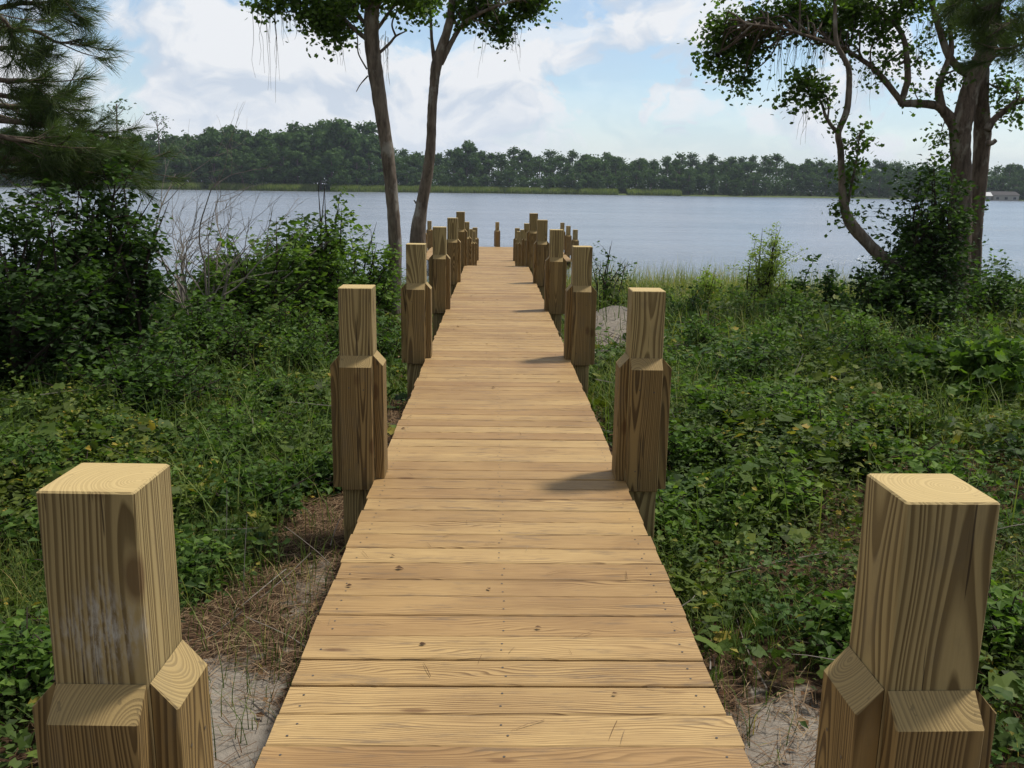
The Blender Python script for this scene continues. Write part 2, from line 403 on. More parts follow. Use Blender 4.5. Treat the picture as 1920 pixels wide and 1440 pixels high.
o = link('ground', np_mesh('ground', np.stack([GX, GY, GZ], -1).reshape(-1, 3), gf, M['ground'], sand_f(GX, GY).ravel(), True)); tag(o, kind='structure')

# water
def water_mat():
    m = NT('lake_water')
    g = m.n('ShaderNodeNewGeometry').outputs['Position']
    w1 = m.noise(m.vmath('MULTIPLY', g, (1.0, 2.6, 1)), 1.5, 4, .6)
    w2 = m.noise(m.vmath('MULTIPLY', g, (.35, 1.1, 1)), 1.0, 3, .55)
    w3 = m.noise(m.vmath('MULTIPLY', g, (.02, .07, 1)), 1.0, 4, .6)
    w4 = m.ramp(m.noise(m.vmath('MULTIPLY', g, (.03, .16, 1)), 1.0, 4, .65), [(.35, .45), (.65, 1.25)])
    h = m.math('MULTIPLY', w4, m.math('ADD', m.math('MULTIPLY', w1, .5), m.math('MULTIPLY', w2, 1.1)))
    col = m.mix(m.ramp(w3, [(.35, 0.0), (.65, 1.0)]), (.17, .20, .245), (.23, .26, .305))
    b = m.pbr(col, .22, m.bump(h, .9, .26), .5)
    return m.out(b)
M['water'] = water_mat()
wx = np.array([-3000, 3000.]); wy = np.array([17.0, 520.])
link('lake_water', np_mesh('lake_water', np.array([[-1380, 15, WZ], [1380, 15, WZ], [1380, 520, WZ], [-1380, 520, WZ]]), np.array([[0, 1, 2, 3]]), M['water']))
tag(bpy.data.objects['lake_water'], kind='structure')

# ------------------------------------------------------------------ boardwalk
W2 = .585
def deck_z(y):
    return np.interp(y, [-2, 0, 16.7, 26.3, 60], [.01, 0, -.094, -.955, -.965])
def board(acc, x0, x1, y0, y1, z0, z1, thick, t, shift):
    """board across the walk, eased top edges; z0/z1 heights of its near and far top edge"""
    c = .004
    prof = [(y0, z0 - thick), (y0, z0 - c), (y0 + c, z0), (y1 - c, z1), (y1, z1 - c), (y1, z1 - thick)]
    V = [(x, y, z) for x in (x0, x1) for (y, z) in prof]
    q = [[i, i + 6, (i + 1) % 6 + 6, (i + 1) % 6] for i in range(6)]
    acc.add(V, [np.array(q)[:, ::-1], np.array([[0, 1, 2, 3, 4, 5], [11, 10, 9, 8, 7, 6]])], t, shift)
def screw(acc, x, y, z, r=.0036):
    a = np.arange(6) / 6 * 2 * PI
    V = [(x + r * math.cos(k), y + r * math.sin(k), z + .0012) for k in a]
    acc.add(V, np.array([[0, 1, 2, 3, 4, 5]]), 2.0)
def lay(y0, y1, xa, xb, name_root, label, cat, joists, shade=0):
    root = empty(name_root, (0, (y0 + y1) / 2, float(deck_z((y0 + y1) / 2))), label, cat)
    org = np.array(root.location)
    acc = Acc(); sa = Acc(); y = y0
    while y < y1 - .1:
        w = .1340 + random.uniform(-.001, .001); gap = random.choice([.004, .005, .006, .006, .009])
        dz = random.uniform(-.002, .002); t = min(1, max(0, random.gauss(.5, .34)))
        j0, j1 = random.uniform(-.006, .006), random.uniform(-.006, .006)
        sk = random.uniform(-.0012, .0012)
        board(acc, xa + j0, xb + j1, y, y + w, float(deck_z(y)) + dz + sk, float(deck_z(y + w)) + dz - sk, .028, t,
              (random.uniform(-20, 20), random.uniform(-20, 20), random.uniform(-20, 20)))
        if y < 14:
            for sx in joists:
                for k in (.3, .7):
                    if random.random() < .93: screw(acc, sx + random.uniform(-.01, .01), y + w * k + random.uniform(-.008, .008), float(deck_z(y + w * k)) + dz)
        y += w + gap
    me = acc.mesh('deck_boards', [M['deck'], M['screw']], origin=org, shift=True)
    link('deck_boards', me, root); tb = np.zeros(len(me.vertices), np.float32); me.attributes['tint'].data.foreach_get('value', tb)
    vi = np.array([p.vertices[0] for p in me.polygons]); me.polygons.foreach_set('material_index', (tb[vi] > 1.5).astype(np.int32))
    for jx in joists:
        ja = Acc(); za, zb = float(deck_z(y0)) - .034, float(deck_z(y1)) - .034
        a0, a1, b0, b1 = jx - .019, jx + .019, y0 + .02, y - .02
        V = [(a0, b0, za - .18), (a1, b0, za - .18), (a1, b0, za), (a0, b0, za), (a0, b1, zb - .18), (a1, b1, zb - .18), (a1, b1, zb), (a0, b1, zb)]
        ja.add(V, np.array([[0,1,2,3],[7,6,5,4],[0,4,5,1],[1,5,6,2],[2,6,7,3],[3,7,4,0]]))
        link('joist', ja.mesh('joist', M['joist'], origin=org), root)
    return root
lay(.30, 16.72, -W2, W2, 'boardwalk', 'long straight walkway of tan cross-laid pine boards running from the camera toward the lake', 'boardwalk', (-.53, 0, .53))
lay(16.73, 26.28, -W2, W2, 'ramp', 'sloping stretch of board walkway going down between posts behind the crest', 'ramp', (-.53, 0, .53))
lay(26.30, 28.95, -W2, W2, 'landing_walkway', 'short low stretch of board walkway just before the wide end platform', 'boardwalk', (-.53, 0, .53))
lay(28.97, 35.6, -2.44, 2.44, 'dock_platform', 'wide low board platform over the water at the far end of the walkway', 'dock', (-2.38, -1.3, 0, 1.3, 2.38))

da = Acc(); n = 150; x = RNG.uniform(-.57, .57, n); y = RNG.uniform(1.2, 12, n); yaw = RNG.random(n) * 2 * PI
a = np.stack([np.cos(yaw), np.sin(yaw), 0 * yaw], 1)
leaves(da, np.stack([x, y, deck_z(y) + .005], 1), RNG.uniform(.03, .10, n), RNG.random(n), NEEDLE, fr=(a, np.tile([0, 0, 1.0], (n, 1))), wid=.022)
n = 26; x = RNG.uniform(-.57, .57, n); y = RNG.uniform(1.5, 12, n)
leaves(da, np.stack([x, y, deck_z(y) + .006], 1), RNG.uniform(.015, .035, n), RNG.random(n) * .6, LEAF, 0, .1, 3.0)
tag(link('deck_debris', da.mesh('deck_debris', M['straw'])), 'fallen pine needles and leaf bits lying on the boards', 'debris', kind='stuff')
# ------------------------------------------------------------------ posts
PW = .152; CT = .044                       # core width, cladding thickness
def boxv(x0, x1, y0, y1, z0, z1, c=.003):
    """box with a small chamfer on the four upright edges and the top"""
    V = []; 
    ring = [(x0 + c, y0), (x1 - c, y0), (x1, y0 + c), (x1, y1 - c), (x1 - c, y1), (x0 + c, y1), (x0, y1 - c), (x0, y0 + c)]
    cx, cy = (x0 + x1) / 2, (y0 + y1) / 2
    inn = [(cx + (a - cx) * (1 - 2 * c / (x1 - x0)), cy + (b - cy) * (1 - 2 * c / (y1 - y0))) for a, b in ring]
    V += [(a, b, z0) for a, b in ring] + [(a, b, z1 - c) for a, b in ring] + [(a, b, z1) for a, b in inn]
    Q = [[i, (i + 1) % 8, (i + 1) % 8 + 8, i + 8] for i in range(8)] + [[i + 8, (i + 1) % 8 + 8, (i + 1) % 8 + 16, i + 16] for i in range(8)]
    return V, [np.array(Q), np.array([list(range(16, 24)), list(range(7, -1, -1))])]
def core_mesh(bot, mat):
    a = Acc(); a.add(*boxv(-PW/2, PW/2, -PW/2, PW/2, bot, 0)); return a.mesh('post_core', mat)
def clad_mesh(bot, w=.146, ch=.047, seed=0):
    """one cladding timber on the -y side of a post; its top slopes down and outward"""
    a = Acc(); y1, y0 = -PW/2 - .0015, -PW/2 - CT; c = .003; top = 0.0
    prof = [(y1, bot), (y0 + c, bot), (y0, bot + c), (y0, top - ch), (y1, top)]
    ins = [(y1, bot), (y0 + c, bot + .0), (y0 + c, bot + c), (y0 + c, top - ch), (y1, top)]
    V = [(-w/2, y, z) for y, z in ins] + [(-w/2 + c, y, z) for y, z in prof] + [(w/2 - c, y, z) for y, z in prof] + [(w/2, y, z) for y, z in ins]
    Q = []
    for k in range(3):
        for i in range(5): Q.append([5*k + i, 5*k + (i + 1) % 5, 5*(k+1) + (i + 1) % 5, 5*(k+1) + i])
    V = np.array(V); 
    ctr = np.array([0, -PW/2 - CT/2, 0]); V = V - ctr
    a.add(V, [np.array(Q), np.array([[4, 3, 2, 1, 0], [15, 16, 17, 18, 19]])])
    yy = -CT/2 - .0012; an = np.arange(6) / 6 * 2 * PI
    for (x, z) in [(-.035, bot + .1), (.035, bot + .105), (-.03, -.14), (.036, -.15)]:
        a.add([(x + .0036 * math.cos(k), yy, z + .0036 * math.sin(k)) for k in an], np.array([[0, 1, 2, 3, 4, 5]]), 2.0)
    me = a.mesh('side_board', [M['side'], M['screw']]); tb = np.zeros(len(me.vertices), np.float32); me.attributes['tint'].data.foreach_get('value', tb)
    me.polygons.foreach_set('material_index', np.array([int(tb[p.vertices[0]] > 1.5) for p in me.polygons], np.int32)); return me, ctr
core_cache = {}
def post(x, y, ztop, label, group=None, salt=False, rz=0.0, chop=.307):
    dz = float(deck_z(y)) + .002
    bot = round(-(ztop - float(hz(x, y)) + .4), 2); bot = max(bot, -3.2)
    root = empty('timber_post', (x, y, ztop + bot), label, 'post', group, rz)
    key = (bot, salt)
    if key not in core_cache: core_cache[key] = core_mesh(bot, M['post_salt'] if salt else M['post'])
    link('post_core', core_cache[key], root, (0, 0, -bot))
    side = 1 if x < 0 else 3                        # the cladding that stands on the deck
    for k in range(4):
        low = .0 if k == side and abs(x) < 1 else .042
        cb = -(ztop - chop - dz) - low; ck = ('c', round(cb, 2))
        if ck not in core_cache: core_cache[ck] = clad_mesh(cb)
        me, ctr = core_cache[ck]; ang = k * PI / 2
        p = Matrix.Rotation(ang, 4, 'Z') @ Vector(ctr)
        b = link('side_board', me, root, (p.x, p.y, -bot - chop)); b.rotation_euler = (0, 0, ang)
    return root
H = CAM[2]
PX = W2 + PW / 2 + .001
GR = 'clad timber posts along both edges of the walkway'
#  y (centre), top drop, labels left/right
rows = [
 (1.415, .468, .475, 'largest square timber post at bottom left, white salt smear low on its grainy front face', 'largest square timber post at bottom right, oval grain figure on its front face'),
 (4.14, .452, .450, 'second post on the left edge of the walkway, backed by low weeds', 'second post from the camera on the right edge, casting a soft shadow on the boards'),
 (7.30, .452, .455, 'third post on the left edge of the walkway, in front of the thick tree trunk', 'third post on the right edge of the walkway, beside the sand mound'),
 (10.4, .452, .465, 'fourth post on the left edge of the walkway, just right of the second bare trunk', 'fourth post on the right edge of the walkway, behind the sand mound post'),
 (13.6, .458, .470, 'fifth post on the left edge, just before the tallest looking one', 'fifth post on the right edge, just before the tallest looking one'),
 (16.7, .452, .462, 'tallest looking post of the far left row, where the deck drops', 'tallest looking post of the far right row, where the deck drops'),
 (19.7, .745, .76, 'first post of the descending stretch behind the crest, left side of the walkway', 'first post of the descending stretch behind the crest, right side of the walkway'),
 (22.7, 1.03, 1.03, 'second post of the descending stretch behind the crest, left side of the walkway', 'second post of the descending stretch behind the crest, right side of the walkway'),
 (25.8, 1.22, 1.22, 'third post of the descending stretch behind the crest, left side of the walkway', 'third post of the descending stretch behind the crest, right side of the walkway'),
 (28.8, 1.26, 1.26, 'post at the left corner where the walkway meets the end platform', 'post at the right corner where the walkway meets the end platform'),
]
for i, (y, dl, dr, ll, lr) in enumerate(rows):
    post(-PX, y, H - dl, ll, GR, salt=(i == 0), chop=.325 if i == 0 else .307, rz=[-.02, .012, 0, .01, 0, 0, 0, 0, 0, 0][i])
    post(PX + (.026 if i == 0 else 0), y, H - dr, lr, GR, chop=.325 if i == 0 else .307, rz=[.02, -.01, .01, 0, 0, 0, 0, 0, 0, 0][i])
for k, y in enumerate((29.2, 32.0, 34.9)):
    w = ['near', 'middle', 'far'][k]
    post(-2.52, y, H - 1.30, f'{w} post on the left outer side of the end platform over the water', GR)
    post(2.52, y, H - 1.30, f'{w} post on the right outer side of the end platform over the water', GR)
post(.05, 35.69, H - 1.34, 'lone post standing at the middle of the platform far edge against the lake', GR)

# ------------------------------------------------------------------ ground cover (nobody could count it)
def dens(x, y):
    """how thick the cover is at a place: thin beside the walk, on sand and in brown openings"""
    ax = np.abs(x)
    edge = np.where(x < 0, np.interp(y, [0, 1.8, 3.3, 4.5, 5.4, 9], [.75, 1.12, 1.2, 1.02, .74, .66]), np.interp(y, [0, 2.0, 2.9, 3.6, 9], [.75, .95, .78, .66, .64]))
    d = np.clip((ax - edge) / .28 + .15 + (fbm(x, y, .5, 77) - .5) * 1.6, 0, 1)
    d = d * (1 - np.clip(sand_f(x, y) * 1.5, 0, .97))
    op = fbm(x, y, 1.3, 40); d = d * np.clip((op - .30) / .16, .12, 1)
    d = d * (1 - .85 * blob(x, y, 2.35, 5.8, .5, .75)) * (1 - .8 * blob(x, y, 3.4, 4.4, .7, .4)) 
    return d * (hz(x, y) > WZ + .03)
def mound(x, y):
    """height of the cover"""
    m = np.clip(fbm(x, y, 1.1, 60) - .32, 0, 1) * .75 + np.clip(fbm(x, y, .35, 61) - .4, 0, 1) * .25
    return m * np.interp(np.abs(x), [.6, 1.4, 2.5], [.35, .8, 1.1]) * np.interp(y, [0, 4, 7, 13, 22], [.75, 1.0, 1.5, 1.5, .8]) + .03
def scatter(n, y0, y1, xin=.62, slack=1.25):
    y = np.sqrt(RNG.random(n) * (y1**2 - y0**2) + y0**2)
    xm = (.60 * y + .9) * slack
    x = (RNG.random(n) * 2 - 1) * xm
    k = np.abs(x) > np.where(y < 27, xin, 0)
    return x[k], y[k]
def cover(acc, n, y0, y1, size, tmpl=LEAF, sp=0, clump=1):
    x, y = scatter(n, y0, y1)
    d = dens(x, y); spf = fbm(x, y, .9, 90 + sp)
    keep = RNG.random(len(x)) < d * np.clip((spf - .36) / .12, 0.05, 1)
    x, y = x[keep], y[keep]
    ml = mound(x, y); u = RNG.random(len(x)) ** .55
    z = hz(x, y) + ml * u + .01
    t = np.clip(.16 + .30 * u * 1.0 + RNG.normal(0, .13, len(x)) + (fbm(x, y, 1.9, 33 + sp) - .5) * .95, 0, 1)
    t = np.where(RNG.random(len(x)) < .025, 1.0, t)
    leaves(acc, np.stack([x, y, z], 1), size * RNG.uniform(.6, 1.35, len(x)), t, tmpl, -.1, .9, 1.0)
ca = Acc()
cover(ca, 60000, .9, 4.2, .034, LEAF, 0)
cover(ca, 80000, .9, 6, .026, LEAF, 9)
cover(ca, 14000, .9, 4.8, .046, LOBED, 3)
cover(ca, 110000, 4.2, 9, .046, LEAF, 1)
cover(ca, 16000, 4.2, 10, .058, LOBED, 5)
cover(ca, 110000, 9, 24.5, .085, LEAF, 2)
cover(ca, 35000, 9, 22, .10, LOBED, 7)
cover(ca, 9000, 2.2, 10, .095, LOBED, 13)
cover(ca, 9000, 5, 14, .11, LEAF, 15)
# upright stalks with leaves all along them break the carpet
x, y = scatter(5200, 1.5, 17); k = (RNG.random(len(x)) < dens(x, y) * .8) & (RNG.random(len(x)) < np.interp(y, [1.5, 5, 17], [.5, .7, 1])); x, y = x[k], y[k]
for i in range(len(x)):
    h = RNG.uniform(.18, .55) * (.6 if y[i] < 4 else 1) * (.5 if abs(x[i]) < 1.1 else 1); nl = int(RNG.integers(9, 20)); u = RNG.random(nl) ** .8
    lx, ly = RNG.normal(0, .25, 2); ls = RNG.uniform(.03, .075)
    P = np.stack([x[i] + lx * u * h + RNG.normal(0, .01, nl), y[i] + ly * u * h + RNG.normal(0, .01, nl), float(hz(x[i], y[i])) + .04 + u * (h + .1)], 1)
    leaves(ca, P, ls * (1.2 - .6 * u), np.clip(RNG.uniform(.2, .62) + RNG.normal(0, .09, nl) + u * .12, 0, 1), LEAF, .15, .8, .6, wid=RNG.uniform(.6, 1.1))
sk = Acc(); x, y = scatter(1500, 1.5, 14); 
for i in range(len(x)):
    c = np.array([x[i], y[i], float(hz(x[i], y[i])) + float(mound(x[i], y[i])) * RNG.random() + .02]); d = RNG.normal(0, 1, 3) * np.array([.13, .13, .09])
    tube(sk, catmull([c - d, c + RNG.normal(0, .02, 3), c + d], 2), [.003, .0012], 3)
tag(link('dead_twigs', sk.mesh('dead_twigs', M['pale_twig'])), 'thin dead stems and twigs poking through the ground cover', 'twigs', kind='stuff')
tag(link('ground_cover', ca.mesh('ground_cover', M['cover'])), 'low tangled green vines and leafy weeds covering the ground on both sides of the boardwalk', 'ground cover', kind='stuff')
# brown dead leaves lying in openings
ba = Acc(); x, y = scatter(50000, .9, 14); k = RNG.random(len(x)) < np.clip(1.1 - dens(x, y), .28, 1) * np.clip(fbm(x, y, .8, 44) * 3 - .9, .05, 1) * .6 * (1 - .85 * sand_f(x, y)); x, y = x[k], y[k]
bz = np.where(RNG.random(len(x)) < .3, mound(x, y) * RNG.random(len(x)), 0)
leaves(ba, np.stack([x, y, hz(x, y) + bz + .012 + RNG.random(len(x)) * .03], 1), RNG.uniform(.018, .045, len(x)), RNG.random(len(x)), LEAF, 0, .4, 1.2)
tag(link('leaf_litter', ba.mesh('leaf_litter', M['brown'])), 'scattered brown dead leaves on bare soil beside the boardwalk', 'leaf litter', kind='stuff')
# pine straw
sa = Acc(); x, y = scatter(230000, .9, 9, .5, 1.0); d = dens(x, y); k = RNG.random(len(x)) < np.clip(1.0 - d, .03, 1) * np.clip(1.25 - sand_f(x, y) * .85, 0.08, 1) * np.clip(fbm(x, y, .5, 15) * 2.2 - .5, .1, 1); x, y = x[k], y[k]
n = len(x); yaw = RNG.random(n) * 2 * PI + fbm(x, y, .6, 8) * 3
a = np.stack([np.cos(yaw), np.sin(yaw), RNG.normal(0, .10, n)], 1); a /= np.linalg.norm(a, axis=1)[:, None]
nn = np.tile([0, 0, 1.0], (n, 1)); nn = nn - (nn * a).sum(1)[:, None] * a
leaves(sa, np.stack([x, y, hz(x, y) + .008 + RNG.random(n) * .03], 1), RNG.uniform(.05, .14, n), RNG.random(n), NEEDLE, fr=(a, nn), wid=.022)
tag(link('pine_straw', sa.mesh('pine_straw', M['straw'])), 'brown fallen pine needles matted on the soil along the boardwalk', 'pine straw', kind='stuff')
# grass
ga = Acc()
def grass(n, y0, y1, h, w, thr, seed, tb=.35, side=0):
    x, y = scatter(n, y0, y1, .68); f = fbm(x, y, 1.6, seed)
    k = (RNG.random(len(x)) < np.clip((f - thr) / .12, .02, 1) * np.clip(dens(x, y) * 1.3 + (.16 if y0 < 2 else .05), 0, 1)) & (hz(x, y) > WZ - .02)
    if side: k &= (x * side > 0)
    x, y = x[k], y[k]; n = len(x)
    blades(ga, np.stack([x, y, hz(x, y)], 1), h * RNG.uniform(.5, 1.4, n), w, RNG.uniform(.1, 1.1, n), np.clip(tb + RNG.normal(0, .2, n) + (fbm(x, y, 3, 55) - .5) * .4, 0, 1))
grass(50000, 1, 5, .20, .004, .40, 70)
grass(14000, 1, 8, .16, .004, .3, 74, .9)
grass(45000, 4, 12, .42, .009, .46, 71)
grass(40000, 10, 25.5, .55, .016, .38, 72, .42)
grass(45000, 9, 25.5, .58, .014, .25, 73, .50, 1)
grass(26000, 14, 25.5, .85, .016, .2, 75, .60, 1)
tag(link('grass', ga.mesh('grass', M['grass'])), 'long thin green and straw grass growing through the weeds toward the shore', 'grass', kind='stuff')

# ------------------------------------------------------------------ plants that stand out
def shrub(name, label, cat, px, base_y_m, h, rad, nleaf, lsize, mat, tint=(.45, .2), stems=14, group=None, X=None, squash=1.0, tmpl=LEAF, lean=(0, 0), stem_mat=None, airy=.5, up=-.1):
    """px: column of the photograph the plant grows in, at distance base_y_m"""
    Y = base_y_m; x = at(px, 500, Y)[0] if X is None else X
    z = float(hz(x, Y)) - .03; base = np.array([x, Y, z])
    root = empty(name, tuple(base), label, cat, group)
    fa, ta = Acc(), Acc(); per = max(6, nleaf // stems)
    for s in range(stems):
        an = random.uniform(0, 2 * PI); rr = rad * math.sqrt(random.random()) ; hh = h * random.uniform(.55, 1.0) * (1 - .35 * (rr / rad) ** 2)
        tip = np.array([rr * math.cos(an) + lean[0], rr * squash * math.sin(an) + lean[1], hh])
        mid = tip * np.array([.35, .35, .55]) + RNG.normal(0, .06 * h, 3) * np.array([1, 1, .3])
        P = catmull([np.array([random.uniform(-.06, .06), random.uniform(-.06, .06), 0]), mid, tip], 5)
        tube(ta, P, [.012 * h + .003, .002], 4)
        # side twigs with leaves along them
        ntw = 5 if per > 24 else 2
        for q in range(ntw):
            u = random.uniform(.3, 1.0); b = P[int(u * (len(P) - 1))]
            e = b + RNG.normal(0, 1, 3) * np.array([.24, .24, .14]) * (h * .45 + rad * .35) * airy * 1.6 + np.array([0, 0, .05 * h])
            if e[2] < .05: e[2] = .05
            tube(ta, catmull([b, (b + e) / 2 + RNG.normal(0, .02, 3), e], 2), [.004, .0015], 3)
            k = per // ntw; tt = RNG.random(k)[:, None] ** .7
            L = b * (1 - tt) + e * tt + RNG.normal(0, lsize * .7, (k, 3))
            L[:, 2] = np.maximum(L[:, 2], .02)
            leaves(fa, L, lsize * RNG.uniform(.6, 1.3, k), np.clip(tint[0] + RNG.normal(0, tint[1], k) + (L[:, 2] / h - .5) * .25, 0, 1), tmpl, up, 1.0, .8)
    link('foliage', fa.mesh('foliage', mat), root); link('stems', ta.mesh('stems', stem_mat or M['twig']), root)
    return root
S = M['shrub']; WD = M['weed']; GL = 'leafy shrubs on the left bank'
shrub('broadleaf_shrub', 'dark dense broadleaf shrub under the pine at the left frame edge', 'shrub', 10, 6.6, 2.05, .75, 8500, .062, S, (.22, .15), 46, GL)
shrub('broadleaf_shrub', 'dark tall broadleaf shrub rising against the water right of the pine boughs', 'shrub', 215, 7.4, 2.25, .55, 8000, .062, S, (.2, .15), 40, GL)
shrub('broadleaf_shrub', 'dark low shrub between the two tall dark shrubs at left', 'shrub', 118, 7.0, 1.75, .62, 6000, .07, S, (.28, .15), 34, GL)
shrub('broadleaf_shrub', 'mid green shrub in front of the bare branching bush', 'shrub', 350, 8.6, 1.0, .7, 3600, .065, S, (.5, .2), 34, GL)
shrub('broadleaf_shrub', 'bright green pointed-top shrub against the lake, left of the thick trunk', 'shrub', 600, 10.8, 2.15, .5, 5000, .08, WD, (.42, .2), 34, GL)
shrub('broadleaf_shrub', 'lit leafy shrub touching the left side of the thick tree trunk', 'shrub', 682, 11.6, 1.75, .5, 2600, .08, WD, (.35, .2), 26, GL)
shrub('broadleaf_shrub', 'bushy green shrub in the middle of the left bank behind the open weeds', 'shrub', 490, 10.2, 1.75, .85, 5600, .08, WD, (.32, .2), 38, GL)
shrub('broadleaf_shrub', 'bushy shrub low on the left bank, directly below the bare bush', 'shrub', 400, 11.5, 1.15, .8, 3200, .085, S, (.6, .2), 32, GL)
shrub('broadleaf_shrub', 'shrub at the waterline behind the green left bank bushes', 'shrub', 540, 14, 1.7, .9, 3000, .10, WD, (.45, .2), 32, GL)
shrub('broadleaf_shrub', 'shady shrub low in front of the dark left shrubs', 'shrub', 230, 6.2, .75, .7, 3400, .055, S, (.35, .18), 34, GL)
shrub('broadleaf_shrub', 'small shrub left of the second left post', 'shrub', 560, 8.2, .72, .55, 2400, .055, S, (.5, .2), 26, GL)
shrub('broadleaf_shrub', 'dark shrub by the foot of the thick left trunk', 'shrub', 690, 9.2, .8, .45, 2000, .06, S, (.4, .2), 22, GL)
shrub('wiry_shrub', 'thin dark leaved shrub beside the right row of far posts, against the lake', 'shrub', 1132, 13.6, 1.62, .38, 620, .065, S, (.3, .15), 16, airy=.5)
GRR = 'weedy plants on the right bank'
shrub('goldenrod', 'tall pale yellow-green feathery weed clump on the right bank against the lake', 'weed', 1440, 14.5, 1.9, .42, 5200, .045, WD, (1.0, .12), 30, GRR, up=.6)
shrub('goldenrod', 'smaller yellow-green weed left of the tall feathery clump', 'weed', 1330, 15.2, 1.3, .30, 1300, .055, WD, (.8, .15), 16, GRR, up=.5)
for px, h, w in ((1503, 1.15, 'leftmost'), (1528, 1.3, 'second from left'), (1556, 1.45, 'tallest and straightest'), (1572, 1.2, 'rightmost')):
    shrub('spiky_weed', f'dark upright leafy spike of the four by the shore, the {w}', 'weed', px, 14.0, h, .05, 420, .085, S, (.35, .12), 4, GRR, airy=.14, up=.3)
shrub('vine_mound', 'yellowish green vine mound at the right frame edge below the large tree', 'vine', 1860, 7.2, .78, .8, 4200, .075, WD, (.30, .2), 40, GRR, tmpl=LOBED)
shrub('vine_mound', 'dark leafy mound at the foot of the large right tree', 'vine', 1700, 12.0, 1.05, 1.0, 4200, .09, S, (.3, .18), 40, GRR)
shrub('vine_mound', 'leafy mound at the right frame edge behind the large tree', 'vine', 1890, 12.6, 1.2, .75, 2800, .09, S, (.45, .2), 28, GRR)
shrub('weed_clump', 'bright green leafy weed clump right of the bottom right post', 'weed', 1960, 2.9, .36, .35, 1500, .05, WD, (.25, .2), 26, GRR)
shrub('weed_clump', 'bright green weed clump just left of the bottom right post', 'weed', 1540, 3.0, .24, .33, 1300, .05, WD, (.2, .18), 24, GRR, X=1.32)
shrub('weed_clump', 'green weeds at the left frame edge beside the bottom left post', 'weed', -20, 2.7, .34, .4, 1600, .045, WD, (.25, .2), 26, 'weeds on the left bank')
shrub('weed_clump', 'bright weed tuft left of the second left post', 'weed', 420, 5.5, .40, .5, 1800, .05, WD, (.2, .2), 26, 'weeds on the left bank')
for px, Yp, h in ((1330, 5.2, .42), (1480, 6.3, .45), (1600, 7.6, .55), (1350, 8.4, .5), (1700, 6.0, .4), (1240, 6.9, .4), (1450, 9.6, .55), (1320, 10.5, .6), (1620, 10.2, .6), (1420, 7.3, .6), (1550, 8.7, .7), (1760, 8.6, .7), (1300, 12.2, .8), (1420, 12.6, .8), (1560, 12.2, .7), (1500, 10.8, .75), (1850, 10.0, .8), (1480, 4.3, .35), (1290, 4.2, .28), (1800, 4.6, .4), (1640, 5.2, .4), (1380, 6.1, .5), (1540, 5.6, .45), (1450, 8.3, .65), (1650, 9.0, .75), (1270, 8.0, .5), (1340, 9.6, .75), (1710, 7.4, .6), (1520, 13.4, .8), (1380, 14.0, .9), (1250, 14.2, .8), (1620, 13.6, .8), (1480, 11.6, .9)):
    shrub('leafy_weed', 'leafy green weed rising from the tangled cover on the right bank', 'weed', px, Yp, h, .38, 1300, .055, S if Yp > 7 else WD, (random.uniform(.3, .75) if Yp > 7 else random.uniform(.08, .4), .2), 20, GRR)
for px, Yp, h in ((330, 5.0, .35), (150, 5.2, .4), (500, 6.6, .45), (90, 3.9, .3), (300, 3.7, .22), (560, 4.9, .3), (440, 4.4, .3), (620, 6.0, .35), (20, 4.6, .45), (250, 4.4, .32), (520, 9.2, .8), (330, 7.4, .7), (450, 8.2, .8), (620, 9.4, .7)):
    shrub('leafy_weed', 'leafy green weed rising from the tangled cover on the left bank', 'weed', px, Yp, h, .4, 1400, .05, S, (.5, .2), 20, 'weeds on the left bank')
# white flower heads by the bottom left post
for (X, Yf, w) in ((-1.02, 1.93, 'beside the sand patch'), (-2.0, 2.9, 'at the left frame edge')):
    z = float(hz(X, Yf)); r = empty('white_flower', (X, Yf, z), f'small white wildflower cluster {w} near the bottom left post', 'flower', 'white wildflowers')
    a1, a2 = Acc(), Acc()
    for k in range(9):
        e = np.array([random.uniform(-.03, .03), random.uniform(-.03, .03), random.uniform(.14, .18)])
        tube(a1, np.array([[0, 0, 0], e * .5 + [.005, 0, 0], e]), .0015, 3)
        n = 7; yw = np.arange(n) / n * 2 * PI; fa_ = np.stack([np.cos(yw), np.sin(yw), .2 + 0 * yw], 1)
        leaves(a2, np.tile(e, (n, 1)), .011, .5, LEAF, fr=(fa_ / np.linalg.norm(fa_, axis=1)[:, None], np.tile([0, 0, 1.0], (n, 1))))
    link('stems', a1.mesh('stems', M['twig']), r); link('petals', a2.mesh('petals', M['flower']), r)

# brush pile on the sand mound
r = empty('brush_pile', (1.35, 9.4, float(hz(1.35, 9.4))), 'heap of dead grey twigs at the foot of the sand mound right of the walkway', 'brush')
a1 = Acc()
for k in range(150):
    c = np.array([random.gauss(0, .35), random.gauss(0, .5), random.uniform(.0, .22)]); d = RNG.normal(0, 1, 3) * np.array([.3, .3, .12]); m = RNG.normal(0, .03, 3)
    tube(a1, catmull([c - d, c + m, c + d], 2), [.006, .002], 3)
link('twigs', a1.mesh('twigs', M['pale_twig']), r)

